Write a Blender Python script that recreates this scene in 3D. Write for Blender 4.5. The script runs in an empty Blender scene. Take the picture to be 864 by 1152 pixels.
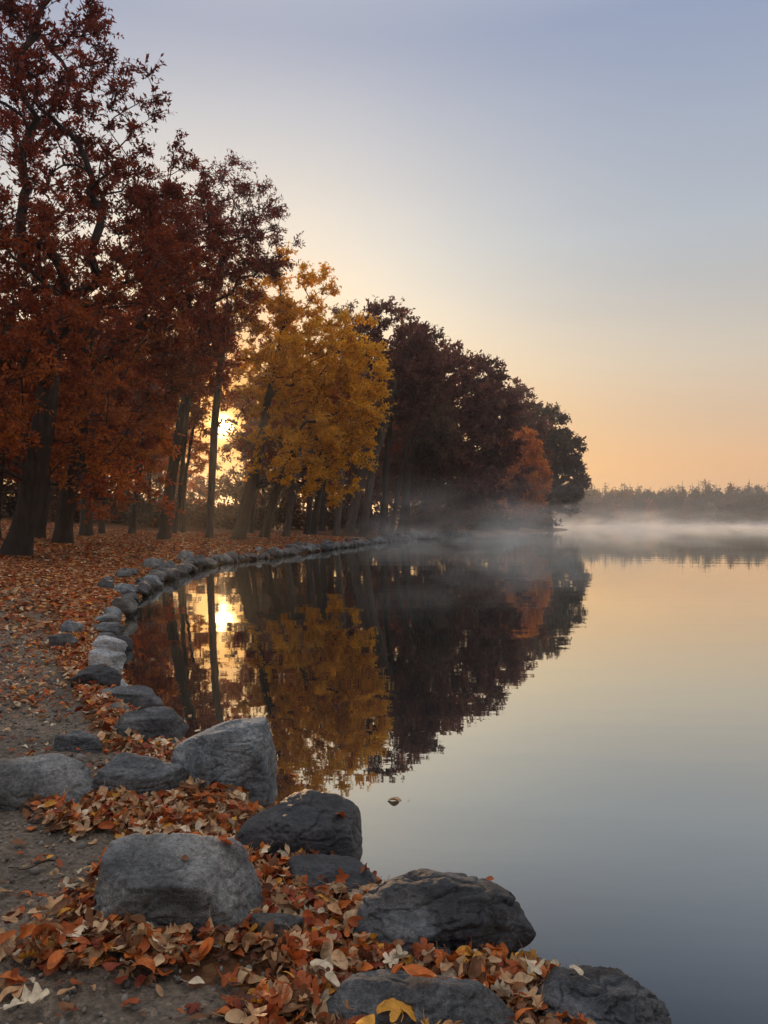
import bpy, math, random
import numpy as np
from mathutils import Vector
from mathutils.bvhtree import BVHTree

random.seed(7)
RNG = np.random.default_rng(11)
S = bpy.context.scene
COL = S.collection
F = 854.0          # focal length in photo pixels
CX, HY = 432.0, 588.0
CZ = 1.6           # camera height over the water (water level is z = 0)


def P(px, py, d):
    """point seen at photo pixel (px, py) at distance d in front of the camera"""
    return np.array([(px - CX) / F * d, d, CZ - (py - HY) / F * d])


# ------------------------------------------------------------------ noise
def _hash(ix, iy, iz, seed):
    h = (ix * 374761393 + iy * 668265263 + iz * 2147483647 + seed * 1274126177) & 0xFFFFFFFF
    h = ((h ^ (h >> 13)) * 1274126177) & 0xFFFFFFFF
    h = ((h ^ (h >> 16)) * 2246822519) & 0xFFFFFFFF
    return ((h ^ (h >> 15)) & 0xFFFFFF) / float(0xFFFFFF)


def vnoise(p, freq=1.0, seed=0):
    q = np.asarray(p, float) * freq
    i = np.floor(q).astype(np.int64)
    f = q - i
    f = f * f * f * (f * (f * 6 - 15) + 10)
    r = 0
    for dx in (0, 1):
        wx = f[:, 0] if dx else 1 - f[:, 0]
        for dy in (0, 1):
            wy = f[:, 1] if dy else 1 - f[:, 1]
            for dz in (0, 1):
                wz = f[:, 2] if dz else 1 - f[:, 2]
                r = r + wx * wy * wz * _hash(i[:, 0] + dx, i[:, 1] + dy, i[:, 2] + dz, seed)
    return r * 2 - 1


def fbm(p, freq=1.0, octv=4, seed=0, gain=0.5):
    a, r, n = 1.0, 0, 0
    for o in range(octv):
        r = r + a * vnoise(p, freq * 2 ** o, seed + o * 17)
        n += a
        a *= gain
    return r / n


def smooth(a, b, x):
    t = np.clip((x - a) / (b - a), 0, 1)
    return t * t * (3 - 2 * t)


# ------------------------------------------------------------------ mesh helpers
def mesh_from(name, co, faces, mats=(), face_col=None, smooth_shade=False, mat_idx=None):
    """faces: an (n,k) int array, or a list of such arrays"""
    me = bpy.data.meshes.new(name)
    if not isinstance(faces, list):
        faces = [faces]
    faces = [np.asarray(f, np.int32) for f in faces if len(f)]
    co = np.asarray(co, np.float32)
    me.vertices.add(len(co))
    me.vertices.foreach_set('co', co.ravel())
    tot = np.concatenate([np.full(len(f), f.shape[1], np.int32) for f in faces])
    loops = np.concatenate([f.ravel() for f in faces])
    start = np.concatenate([[0], np.cumsum(tot)[:-1]]).astype(np.int32)
    me.loops.add(len(loops))
    me.loops.foreach_set('vertex_index', loops)
    me.polygons.add(len(tot))
    me.polygons.foreach_set('loop_start', start)
    me.polygons.foreach_set('loop_total', tot)
    me.polygons.foreach_set('use_smooth', np.full(len(tot), bool(smooth_shade)))
    if mat_idx is not None:
        me.polygons.foreach_set('material_index', np.asarray(mat_idx, np.int32))
    for m in mats:
        me.materials.append(m)
    if face_col is not None:
        at = me.attributes.new('tint', 'FLOAT_COLOR', 'FACE')
        fc = np.ones((len(tot), 4), np.float32)
        fc[:, :3] = face_col
        at.data.foreach_set('color', fc.ravel())
    me.update(calc_edges=True)
    return me


def link(name, me, parent=None):
    o = bpy.data.objects.new(name, me)
    COL.objects.link(o)
    if parent is not None:
        o.parent = parent
    return o


def tag(o, label=None, cat=None, group=None, kind=None):
    if label: o['label'] = label
    if cat: o['category'] = cat
    if group: o['group'] = group
    if kind: o['kind'] = kind
    return o


def srgb(r, g, b):
    f = lambda c: (c / 255 / 12.92) if c / 255 <= 0.04045 else ((c / 255 + 0.055) / 1.055) ** 2.4
    return np.array([f(r), f(g), f(b)])


# ------------------------------------------------------------------ materials
def new_mat(name):
    m = bpy.data.materials.new(name)
    m.use_nodes = True
    nt = m.node_tree
    for n in list(nt.nodes):
        nt.nodes.remove(n)
    out = nt.nodes.new('ShaderNodeOutputMaterial')
    return m, nt, out


def N(nt, kind, **kw):
    n = nt.nodes.new('ShaderNode' + kind)
    for k, v in kw.items():
        if k.startswith('i_'):
            n.inputs[k[2:].replace('_', ' ')].default_value = v
        else:
            setattr(n, k, v)
    return n


def ramp(nt, stops, fac=None):
    r = nt.nodes.new('ShaderNodeValToRGB')
    e = r.color_ramp.elements
    while len(e) < len(stops):
        e.new(0.5)
    for el, (p, c) in zip(e, stops):
        el.position = p
        el.color = (c[0], c[1], c[2], 1)
    if fac is not None:
        nt.links.new(fac, r.inputs[0])
    return r


def mixcol(nt, fac, a, b, mode='MIX'):
    n = nt.nodes.new('ShaderNodeMix')
    n.data_type = 'RGBA'
    n.blend_type = mode
    for sock, v in ((n.inputs[0], fac), (n.inputs[6], a), (n.inputs[7], b)):
        if hasattr(v, 'links') or hasattr(v, 'is_linked'):
            nt.links.new(v, sock)
        elif isinstance(v, (int, float)):
            sock.default_value = v
        else:
            sock.default_value = (v[0], v[1], v[2], 1)
    return n.outputs[2]


def leaf_mat(name, translucent=0.45):
    """foliage: colour from each leaf's own tint"""
    m, nt, out = new_mat(name)
    at = N(nt, 'Attribute', attribute_name='tint')
    df = N(nt, 'BsdfDiffuse')
    tr = N(nt, 'BsdfTranslucent')
    gl = N(nt, 'BsdfGlossy', i_Roughness=0.45)
    gl.inputs['Color'].default_value = (.6, .6, .6, 1)
    nt.links.new(at.outputs['Color'], df.inputs['Color'])
    hs = N(nt, 'HueSaturation', i_Saturation=1.0, i_Value=1.2)
    nt.links.new(at.outputs['Color'], hs.inputs['Color'])
    nt.links.new(hs.outputs[0], tr.inputs['Color'])
    mx = N(nt, 'MixShader', i_Fac=translucent)
    nt.links.new(df.outputs[0], mx.inputs[1]); nt.links.new(tr.outputs[0], mx.inputs[2])
    m2 = N(nt, 'MixShader', i_Fac=0.03)
    nt.links.new(mx.outputs[0], m2.inputs[1]); nt.links.new(gl.outputs[0], m2.inputs[2])
    nt.links.new(m2.outputs[0], out.inputs[0])
    return m


def bark_mat(name, c1, c2, scale=6.0):
    m, nt, out = new_mat(name)
    b = N(nt, 'BsdfPrincipled', i_Roughness=0.9)
    tc = N(nt, 'TexCoord')
    mp = N(nt, 'Mapping')
    mp.inputs['Scale'].default_value = (scale, scale, scale * 0.16)
    nt.links.new(tc.outputs['Object'], mp.inputs[0])
    n1 = N(nt, 'TexNoise', i_Scale=1.6, i_Detail=8.0, i_Roughness=0.65)
    nt.links.new(mp.outputs[0], n1.inputs['Vector'])
    r = ramp(nt, [(0.3, c1), (0.7, c2)], n1.outputs[0])
    nt.links.new(r.outputs[0], b.inputs['Base Color'])
    bp = N(nt, 'Bump', i_Strength=0.9, i_Distance=0.06)
    nt.links.new(n1.outputs[0], bp.inputs['Height'])
    nt.links.new(bp.outputs[0], b.inputs['Normal'])
    nt.links.new(b.outputs[0], out.inputs[0])
    return m


def rock_mat(name, dark, mid, light, scale=1.0, rough=0.8, spec=0.35, pits=0.0, layers=0.0):
    m, nt, out = new_mat(name)
    b = N(nt, 'BsdfPrincipled', i_Roughness=rough)
    b.inputs['Specular IOR Level'].default_value = spec
    tc = N(nt, 'TexCoord')
    oi = N(nt, 'ObjectInfo')
    add = N(nt, 'VectorMath', operation='ADD')
    sc = N(nt, 'VectorMath', operation='SCALE'); sc.inputs[3].default_value = 37.0
    cb = N(nt, 'CombineXYZ')
    for k in range(3): nt.links.new(oi.outputs['Random'], cb.inputs[k])
    nt.links.new(cb.outputs[0], sc.inputs[0])
    nt.links.new(tc.outputs['Object'], add.inputs[0]); nt.links.new(sc.outputs[0], add.inputs[1])
    v = add.outputs[0]
    n1 = N(nt, 'TexNoise', i_Scale=5.0 * scale, i_Detail=9.0, i_Roughness=0.62, i_Distortion=0.4)
    n2 = N(nt, 'TexNoise', i_Scale=55.0 * scale, i_Detail=6.0, i_Roughness=0.7)
    n3 = N(nt, 'TexNoise', i_Scale=170.0 * scale, i_Detail=3.0, i_Roughness=0.6)
    for n in (n1, n2, n3): nt.links.new(v, n.inputs['Vector'])
    r1 = ramp(nt, [(0.34, dark), (0.5, mid), (0.67, light)], n1.outputs[0])
    sp = ramp(nt, [(0.36, (.45, .45, .47)), (0.5, (1, 1, 1)), (0.68, (1.5, 1.5, 1.5))], n2.outputs[0])
    c = mixcol(nt, 0.75, r1.outputs[0], sp.outputs[0], 'MULTIPLY')
    sp3 = ramp(nt, [(0.33, (.6, .6, .6)), (0.55, (1, 1, 1)), (0.72, (1.6, 1.6, 1.55))], n3.outputs[0])
    c = mixcol(nt, 0.7, c, sp3.outputs[0], 'MULTIPLY')
    # thin bedding streaks along the stone
    mp = N(nt, 'Mapping'); mp.inputs['Scale'].default_value = (3, 5, 42); mp.inputs['Rotation'].default_value = (0.5, 0.35, 0.2)
    nt.links.new(v, mp.inputs[0])
    n4 = N(nt, 'TexNoise', i_Scale=1.0 * scale, i_Detail=5.0, i_Roughness=0.6)
    nt.links.new(mp.outputs[0], n4.inputs['Vector'])
    st = ramp(nt, [(0.36, (.55, .55, .56)), (0.5, (1, 1, 1)), (0.66, (1.25, 1.25, 1.25))], n4.outputs[0])
    c = mixcol(nt, 0.25 + layers, c, st.outputs[0], 'MULTIPLY')
    # dark stained bottom and pale lichen blotches, shapes of their own
    vz = N(nt, 'TexVoronoi', i_Scale=7.0 * scale)
    nt.links.new(v, vz.inputs['Vector'])
    lich = ramp(nt, [(0.0, (1, 1, 1)), (0.11, (0, 0, 0))], vz.outputs['Distance'])
    nl = N(nt, 'Math', operation='MULTIPLY'); nt.links.new(lich.outputs[0], nl.inputs[0]); nt.links.new(n2.outputs[0], nl.inputs[1])
    c = mixcol(nt, nl.outputs[0], c, tuple(np.minimum(1, np.array(light) * 1.5)))
    n5 = N(nt, 'TexNoise', i_Scale=2.6 * scale, i_Detail=6.0, i_Roughness=0.7, i_Distortion=1.0); nt.links.new(v, n5.inputs['Vector'])
    stn = ramp(nt, [(0.50, (1, 1, 1)), (0.60, (.80, .72, .62)), (0.70, (.52, .47, .42))], n5.outputs[0])
    c = mixcol(nt, .75, c, stn.outputs[0], 'MULTIPLY')
    gp = N(nt, 'NewGeometry'); sz_ = N(nt, 'SeparateXYZ'); nt.links.new(gp.outputs['Position'], sz_.inputs[0])
    wz = N(nt, 'Math', operation='MULTIPLY_ADD'); wz.inputs[1].default_value = -.10; nt.links.new(n1.outputs[0], wz.inputs[0]); nt.links.new(sz_.outputs[2], wz.inputs[2])
    damp = N(nt, 'MapRange'); damp.inputs[1].default_value = .0; damp.inputs[2].default_value = .035; damp.inputs[3].default_value = 1.0; damp.inputs[4].default_value = 0.0
    nt.links.new(wz.outputs[0], damp.inputs[0])
    c = mixcol(nt, damp.outputs[0], c, tuple(np.array(dark) * .42))
    rg_ = N(nt, 'MapRange'); rg_.inputs[3].default_value = rough; rg_.inputs[4].default_value = .3; nt.links.new(damp.outputs[0], rg_.inputs[0]); nt.links.new(rg_.outputs[0], b.inputs['Roughness'])
    nt.links.new(c, b.inputs['Base Color'])
    hsum = N(nt, 'Math', operation='MULTIPLY_ADD'); hsum.inputs[1].default_value = 0.35
    nt.links.new(n2.outputs[0], hsum.inputs[0]); nt.links.new(n1.outputs[0], hsum.inputs[2])
    h2 = N(nt, 'Math', operation='MULTIPLY_ADD'); h2.inputs[1].default_value = 0.16
    nt.links.new(n3.outputs[0], h2.inputs[0]); nt.links.new(hsum.outputs[0], h2.inputs[2])
    h3 = N(nt, 'Math', operation='MULTIPLY_ADD'); h3.inputs[1].default_value = 0.25 + layers
    nt.links.new(n4.outputs[0], h3.inputs[0]); nt.links.new(h2.outputs[0], h3.inputs[2])
    hh = h3.outputs[0]
    if pits:
        vp = N(nt, 'TexVoronoi', i_Scale=26.0 * scale); nt.links.new(v, vp.inputs['Vector'])
        pr = ramp(nt, [(0.0, (0, 0, 0)), (0.35, (1, 1, 1))], vp.outputs['Distance'])
        h4 = N(nt, 'Math', operation='MULTIPLY_ADD'); h4.inputs[1].default_value = pits
        nt.links.new(pr.outputs[0], h4.inputs[0]); nt.links.new(hh, h4.inputs[2]); hh = h4.outputs[0]
    bp = N(nt, 'Bump', i_Strength=0.85, i_Distance=0.035 / scale)
    nt.links.new(hh, bp.inputs['Height'])
    nt.links.new(bp.outputs[0], b.inputs['Normal'])
    nt.links.new(b.outputs[0], out.inputs[0])
    return m


# ------------------------------------------------------------------ camera
cam = bpy.data.objects.new('camera', bpy.data.cameras.new('camera'))
COL.objects.link(cam)
S.camera = cam
cam.location = (0, 0, CZ)
cam.rotation_euler = (math.pi / 2, 0, 0)
cam.data.sensor_fit = 'VERTICAL'
cam.data.sensor_height = 24
cam.data.sensor_width = 18
cam.data.lens = 24 * F / 1152
cam.data.shift_y = (HY - 576) / 1152
cam.data.clip_start = 0.05
cam.data.clip_end = 4000

# ------------------------------------------------------------------ sky and sun
SUN_AZ, SUN_EL = math.radians(-12.0), math.radians(7.1)
SUN = Vector((math.sin(SUN_AZ) * math.cos(SUN_EL), math.cos(SUN_AZ) * math.cos(SUN_EL), math.sin(SUN_EL)))
W = bpy.data.worlds.new('World')
S.world = W
W.use_nodes = True
nt = W.node_tree
bg = nt.nodes['Background']
sky = N(nt, 'TexSky', sky_type='NISHITA', sun_disc=False)
sky.sun_elevation = SUN_EL
sky.sun_rotation = SUN_AZ
sky.air_density, sky.dust_density, sky.ozone_density = 1.0, 0.4, 1.5
tc = N(nt, 'TexCoord')
sx = N(nt, 'SeparateXYZ'); nt.links.new(tc.outputs['Generated'], sx.inputs[0])
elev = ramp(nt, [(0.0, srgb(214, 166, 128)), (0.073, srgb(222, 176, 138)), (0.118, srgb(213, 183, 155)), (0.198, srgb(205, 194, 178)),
                 (0.342, srgb(176, 183, 192)), (0.54, srgb(147, 160, 188)), (0.7, srgb(196, 200, 208)), (0.85, srgb(240, 240, 242)), (1.0, srgb(255, 255, 255))], sx.outputs[2])  # top stops brighter than a real dawn sky, added fill for the foreground
# broad warm brightening towards the sun
dt = N(nt, 'VectorMath', operation='DOT_PRODUCT')
nrm = N(nt, 'VectorMath', operation='NORMALIZE'); nt.links.new(tc.outputs['Generated'], nrm.inputs[0])
nt.links.new(nrm.outputs[0], dt.inputs[0]); dt.inputs[1].default_value = SUN
def lobe(power, gain):
    cl = N(nt, 'Math', operation='MAXIMUM'); cl.inputs[1].default_value = 0; nt.links.new(dt.outputs['Value'], cl.inputs[0])
    p = N(nt, 'Math', operation='POWER'); p.inputs[1].default_value = power; nt.links.new(cl.outputs[0], p.inputs[0])
    g = N(nt, 'Math', operation='MULTIPLY'); g.inputs[1].default_value = gain; nt.links.new(p.outputs[0], g.inputs[0])
    return g.outputs[0]
def addcol(a, fac, c):
    m = N(nt, 'VectorMath', operation='SCALE'); m.inputs[0].default_value = c; nt.links.new(fac, m.inputs[3])
    s = N(nt, 'VectorMath', operation='ADD'); nt.links.new(a, s.inputs[0]); nt.links.new(m.outputs[0], s.inputs[1])
    return s.outputs[0]
# thin high cloud streaks, very faint
mpw = N(nt, 'Mapping'); mpw.inputs['Scale'].default_value = (1.2, 1.2, 7.0); nt.links.new(tc.outputs['Generated'], mpw.inputs[0])
nz = N(nt, 'TexNoise', i_Scale=1.6, i_Detail=4.0, i_Roughness=0.5); nt.links.new(mpw.outputs[0], nz.inputs['Vector'])
cl = ramp(nt, [(0.3, (.965, .965, .975)), (0.7, (1.035, 1.03, 1.02))], nz.outputs[0])
base = mixcol(nt, 1.0, elev.outputs[0], cl.outputs[0], 'MULTIPLY')
zg = N(nt, 'MapRange', interpolation_type='SMOOTHSTEP'); zg.inputs[1].default_value = .6; zg.inputs[2].default_value = 1.0; zg.inputs[3].default_value = 1.0; zg.inputs[4].default_value = 1.15  # extra zenith gain, part of the added overhead fill
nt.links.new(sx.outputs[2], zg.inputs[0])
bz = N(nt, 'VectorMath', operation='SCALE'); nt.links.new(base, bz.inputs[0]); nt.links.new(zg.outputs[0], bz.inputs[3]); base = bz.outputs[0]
ns = N(nt, 'VectorMath', operation='SCALE'); ns.inputs[3].default_value = 0.006
nt.links.new(sky.outputs[0], ns.inputs[0])
tot = N(nt, 'VectorMath', operation='ADD'); nt.links.new(base, tot.inputs[0]); nt.links.new(ns.outputs[0], tot.inputs[1])
c = tot.outputs[0]
# the half of the sky away from the sunrise is dimmer
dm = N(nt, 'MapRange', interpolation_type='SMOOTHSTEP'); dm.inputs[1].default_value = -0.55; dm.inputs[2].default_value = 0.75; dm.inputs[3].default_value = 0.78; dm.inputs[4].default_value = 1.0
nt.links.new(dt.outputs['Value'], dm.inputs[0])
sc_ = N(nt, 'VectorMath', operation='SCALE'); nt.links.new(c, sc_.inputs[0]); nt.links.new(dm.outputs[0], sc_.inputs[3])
c = addcol(sc_.outputs[0], lobe(16.4, 0.76), (1.0, .75, .36))
le = N(nt, 'MapRange', interpolation_type='SMOOTHSTEP'); le.inputs[1].default_value = .04; le.inputs[2].default_value = .30; le.inputs[3].default_value = 1.0; le.inputs[4].default_value = 0.0
nt.links.new(sx.outputs[2], le.inputs[0])
lm = N(nt, 'Math', operation='MULTIPLY'); nt.links.new(le.outputs[0], lm.inputs[0]); nt.links.new(lobe(9, 0.75), lm.inputs[1])
c = mixcol(nt, lm.outputs[0], c, (1.18, .56, .07))
gm = N(nt, 'Math', operation='MINIMUM'); gm.inputs[1].default_value = 1.0
nt.links.new(lobe(75, 0.97), gm.inputs[0])
c = mixcol(nt, gm.outputs[0], c, (.96, .42, .08))
c = addcol(c, lobe(1200, 0.45), (1.0, .48, .08))
c = addcol(c, lobe(20000, 20.0), (1.0, .70, .28))
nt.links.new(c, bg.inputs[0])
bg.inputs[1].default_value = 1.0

sl = bpy.data.lights.new('sun', 'SUN')
sl.energy = 2.5
sl.angle = math.radians(0.55)
sl.color = (1.0, 0.62, 0.32)
so = bpy.data.objects.new('sun', sl)
COL.objects.link(so)
so.rotation_euler = (-SUN).to_track_quat('-Z', 'Y').to_euler()
so.location = SUN * 600

# ------------------------------------------------------------------ shoreline
# the waterline: photo pixels on the water plane, then the hidden rest of the lake
wl_px = [(745, 1160), (592, 1085), (402, 972), (308, 893), (207, 834), (142, 754), (139, 728), (139, 712), (147, 690),
         (163, 670), (192, 651), (240, 636), (298, 628), (345, 622), (388, 616), (452, 608), (530, 602.5), (585, 599), (640, 596)]
wl = []
for x, y in wl_px:
    d = CZ * F / (y - HY)
    wl.append(((x - CX) / F * d, d))
NEAR_TAIL = [(6, -260), (1.6, -60), (1.9, -10), (1.6, 0.2), (1.25, 1.4)]
FAR = [(42, 185), (26, 225), (14, 290), (30, 375), (70, 425), (130, 440), (205, 425), (290, 415), (380, 330), (420, 160), (330, -120), (150, -300)]
LAKE = NEAR_TAIL + wl + FAR


def catmull(pts, n=8):
    pts = [np.array(p, float) for p in pts]
    out = []
    L = len(pts)
    for i in range(L):
        p0, p1, p2, p3 = pts[i - 1], pts[i], pts[(i + 1) % L], pts[(i + 2) % L]
        d1 = max(np.linalg.norm(p1 - p0) ** .5, 1e-4); d2 = max(np.linalg.norm(p2 - p1) ** .5, 1e-4); d3 = max(np.linalg.norm(p3 - p2) ** .5, 1e-4)
        t0, t1 = 0, d1; t2 = t1 + d2; t3 = t2 + d3
        for k in range(n):
            t = t1 + (t2 - t1) * k / n
            A1 = (t1 - t) / (t1 - t0) * p0 + (t - t0) / (t1 - t0) * p1
            A2 = (t2 - t) / (t2 - t1) * p1 + (t - t1) / (t2 - t1) * p2
            A3 = (t3 - t) / (t3 - t2) * p2 + (t - t2) / (t3 - t2) * p3
            B1 = (t2 - t) / (t2 - t0) * A1 + (t - t0) / (t2 - t0) * A2
            B2 = (t3 - t) / (t3 - t1) * A2 + (t - t1) / (t3 - t1) * A3
            out.append((t2 - t) / (t2 - t1) * B1 + (t - t1) / (t2 - t1) * B2)
    return np.array(out)


SHORE = catmull(LAKE, 6)


def shore_s(xy):
    """signed distance to the waterline, positive on land"""
    xy = np.asarray(xy, float)
    a = SHORE
    b = np.roll(SHORE, -1, 0)
    if len(xy) <= 400:
        ab = b - a
        ap = xy[:, None, :] - a[None]
        t = np.clip((ap * ab[None]).sum(2) / ((ab * ab).sum(1) + 1e-12), 0, 1)
        s = np.sqrt(((ap - t[..., None] * ab[None]) ** 2).sum(2).min(1))
        cond = (a[None, :, 1] > xy[:, 1:2]) != (b[None, :, 1] > xy[:, 1:2])
        xi = a[None, :, 0] + (xy[:, 1:2] - a[None, :, 1]) / np.where(ab[:, 1] == 0, 1e-9, ab[:, 1])[None] * ab[None, :, 0]
        ins = ((cond & (xy[:, 0:1] < xi)).sum(1) % 2).astype(bool)
        return np.where(ins, -s, s)
    best = np.full(len(xy), 1e18)
    inside = np.zeros(len(xy), bool)
    for k in range(len(a)):
        ab = b[k] - a[k]
        ap = xy - a[k]
        t = np.clip((ap @ ab) / (ab @ ab + 1e-12), 0, 1)
        dd = ((ap - t[:, None] * ab) ** 2).sum(1)
        best = np.minimum(best, dd)
        cond = (a[k, 1] > xy[:, 1]) != (b[k, 1] > xy[:, 1])
        if ab[1] != 0:
            xi = a[k, 0] + (xy[:, 1] - a[k, 1]) / ab[1] * ab[0]
            inside ^= cond & (xy[:, 0] < xi)
    s = np.sqrt(best)
    return np.where(inside, -s, s)


def ground_z(xy, s=None):
    xy = np.asarray(xy, float)
    if s is None:
        s = shore_s(xy)
    z = np.where(s < 0, np.maximum(s * 0.5, -1.5), 0)
    z = z + 0.27 * smooth(-0.05, 0.55, s) - 0.02
    z = z + 0.062 * np.clip(s - 0.5, 0, 6) + 0.02 * np.clip(s - 6.5, 0, 12) + 0.075 * np.clip(s - 18.5, 0, 80)
    p3 = np.c_[xy, np.zeros(len(xy))]
    land = smooth(0, 0.6, s)
    z = z + land * (0.03 * fbm(p3, 0.9, 3, 5) + 0.12 * smooth(4, 12, s) * fbm(p3, 0.12, 3, 9) + 1.6 * smooth(30, 70, s) * fbm(p3, 0.03, 3, 21))
    return z


def gz(x, y):
    return float(ground_z(np.array([[x, y]]))[0])


# ------------------------------------------------------------------ ground sheet
ang = np.concatenate([np.linspace(-40, 40, 640), np.linspace(40, 320, 90)[1:-1]])
rad = np.concatenate([np.geomspace(0.35, 1.3, 14)[:-1], np.geomspace(1.3, 14, 330)[:-1], np.geomspace(14, 90, 190)[:-1], np.geomspace(90, 900, 80)])
A, R = np.meshgrid(np.radians(ang), rad)
gx, gy = (np.sin(A) * R).ravel(), (np.cos(A) * R).ravel()
gs = shore_s(np.c_[gx, gy])
gzv = ground_z(np.c_[gx, gy], gs)
near = np.hypot(gx, gy) < 30
pn = np.c_[gx, gy, gx * 0][near]
rough = 0.010 * fbm(pn, 7.0, 3, 31) + 0.006 * fbm(pn, 30.0, 2, 33)
gzv[near] += rough * smooth(0.0, 0.3, gs[near]) * (1 - smooth(18, 30, np.hypot(pn[:, 0], pn[:, 1])))
na, nr = len(ang), len(rad)
ii, jj = np.meshgrid(np.arange(nr - 1), np.arange(na), indexing='ij')
j2 = (jj + 1) % na
quads = np.stack([ii * na + jj, ii * na + j2, (ii + 1) * na + j2, (ii + 1) * na + jj], -1).reshape(-1, 4)[:, ::-1]
gco = np.c_[gx, gy, gzv]
fc = gco[quads].mean(1)
fs = gs[quads].mean(1)
# the gravel path: a strip beside the rocks that curves away to the left
dist = np.hypot(fc[:, 0], fc[:, 1])
wob = 0.35 * fbm(np.c_[fc[:, :2], fc[:, 0] * 0], 0.7, 3, 41) + 0.22 * fbm(np.c_[fc[:, :2], fc[:, 0] * 0], 5, 3, 43)
def path_inner(dist):
    return np.interp(dist, [2.0, 3.2, 4.6, 6.0, 9.0, 12.0, 15.0, 20.0], [1.05, 1.0, .62, .60, .72, 1.0, 1.35, 1.9])
inner = path_inner(dist)
is_path = (fs + wob > inner) & (fs < 3.9 + wob) & (dist < 21 + 6 * wob)
cap = np.arange(na)[None, :]


def ground_mat():
    m, nt, out = new_mat('leaf_strewn_soil')
    b = N(nt, 'BsdfPrincipled', i_Roughness=0.95)
    b.inputs['Specular IOR Level'].default_value = 0.15
    g = N(nt, 'NewGeometry')
    v = g.outputs['Position']
    n0 = N(nt, 'TexNoise', i_Scale=0.5, i_Detail=5.0, i_Roughness=0.6)
    n1 = N(nt, 'TexVoronoi', i_Scale=34.0); n1.inputs['Randomness'].default_value = 1
    n2 = N(nt, 'TexNoise', i_Scale=26.0, i_Detail=5.0, i_Roughness=0.7)
    for n in (n0, n1, n2): nt.links.new(v, n.inputs['Vector'])
    lf = ramp(nt, [(0.0, srgb(78, 48, 30)), (0.3, srgb(128, 74, 40)), (0.55, srgb(100, 58, 34)), (0.8, srgb(160, 112, 70)), (1.0, srgb(66, 44, 30))], None)
    sep = N(nt, 'SeparateColor'); nt.links.new(n1.outputs['Color'], sep.inputs[0]); nt.links.new(sep.outputs[0], lf.inputs[0])
    soil = ramp(nt, [(0.3, srgb(52, 40, 32)), (0.7, srgb(98, 76, 58))], n2.outputs[0])
    fac = ramp(nt, [(0.36, (0.25,) * 3), (0.55, (0.7,) * 3)], n0.outputs[0])
    c = mixcol(nt, fac.outputs[0], soil.outputs[0], lf.outputs[0])
    nt.links.new(c, b.inputs['Base Color'])
    bp = N(nt, 'Bump', i_Strength=0.7, i_Distance=0.03)
    s2 = N(nt, 'Math', operation='ADD'); nt.links.new(n1.outputs['Distance'], s2.inputs[0]); nt.links.new(n2.outputs[0], s2.inputs[1])
    nt.links.new(s2.outputs[0], bp.inputs['Height']); nt.links.new(bp.outputs[0], b.inputs['Normal'])
    nt.links.new(b.outputs[0], out.inputs[0])
    return m


def gravel_mat():
    m, nt, out = new_mat('packed_gravel')
    b = N(nt, 'BsdfPrincipled', i_Roughness=0.9)
    b.inputs['Specular IOR Level'].default_value = 0.25
    g = N(nt, 'NewGeometry')
    v = g.outputs['Position']
    n0 = N(nt, 'TexNoise', i_Scale=1.7, i_Detail=6.0, i_Roughness=0.62)
    n2 = N(nt, 'TexNoise', i_Scale=42.0, i_Detail=7.0, i_Roughness=0.72)
    v1 = N(nt, 'TexVoronoi', i_Scale=62.0)
    v2 = N(nt, 'TexVoronoi', i_Scale=150.0)
    for n in (n0, n2, v1, v2): nt.links.new(v, n.inputs['Vector'])
    base = ramp(nt, [(0.3, srgb(96, 86, 76)), (0.52, srgb(128, 114, 100)), (0.72, srgb(154, 137, 119))], n0.outputs[0])
    sep = N(nt, 'SeparateColor'); nt.links.new(v1.outputs['Color'], sep.inputs[0])
    st = ramp(nt, [(0.0, (.5, .5, .5)), (0.5, (.95, .94, .93)), (0.85, (1.2, 1.17, 1.13)), (1.0, (1.9, 1.85, 1.75))], sep.outputs[0])
    c = mixcol(nt, 0.55, base.outputs[0], st.outputs[0], 'MULTIPLY')
    gr = ramp(nt, [(0.32, (.45, .45, .45)), (0.5, (1, 1, 1)), (0.7, (1.4, 1.4, 1.4))], n2.outputs[0])
    c = mixcol(nt, 0.9, c, gr.outputs[0], 'MULTIPLY')
    nt.links.new(c, b.inputs['Base Color'])
    a1 = N(nt, 'Math', operation='MULTIPLY_ADD'); a1.inputs[1].default_value = -0.5
    nt.links.new(v1.outputs['Distance'], a1.inputs[0]); nt.links.new(n2.outputs[0], a1.inputs[2])
    a2 = N(nt, 'Math', operation='MULTIPLY_ADD'); a2.inputs[1].default_value = -0.25
    nt.links.new(v2.outputs['Distance'], a2.inputs[0]); nt.links.new(a1.outputs[0], a2.inputs[2])
    bp = N(nt, 'Bump', i_Strength=1.0, i_Distance=0.02)
    nt.links.new(a2.outputs[0], bp.inputs['Height']); nt.links.new(bp.outputs[0], b.inputs['Normal'])
    nt.links.new(b.outputs[0], out.inputs[0])
    return m


def compact(co, faces):
    u, inv = np.unique(faces, return_inverse=True)
    return co[u], inv.reshape(faces.shape)


c1_, f1_ = compact(gco, quads[~is_path])
ring0 = np.arange(na)
ground = link('ground', mesh_from('ground', c1_, f1_, [ground_mat()], smooth_shade=True))
tag(ground, kind='structure')
c2_, f2_ = compact(gco, quads[is_path])
path = link('path', mesh_from('path', c2_, f2_, [gravel_mat()], smooth_shade=True))
tag(path, kind='structure')

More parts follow.
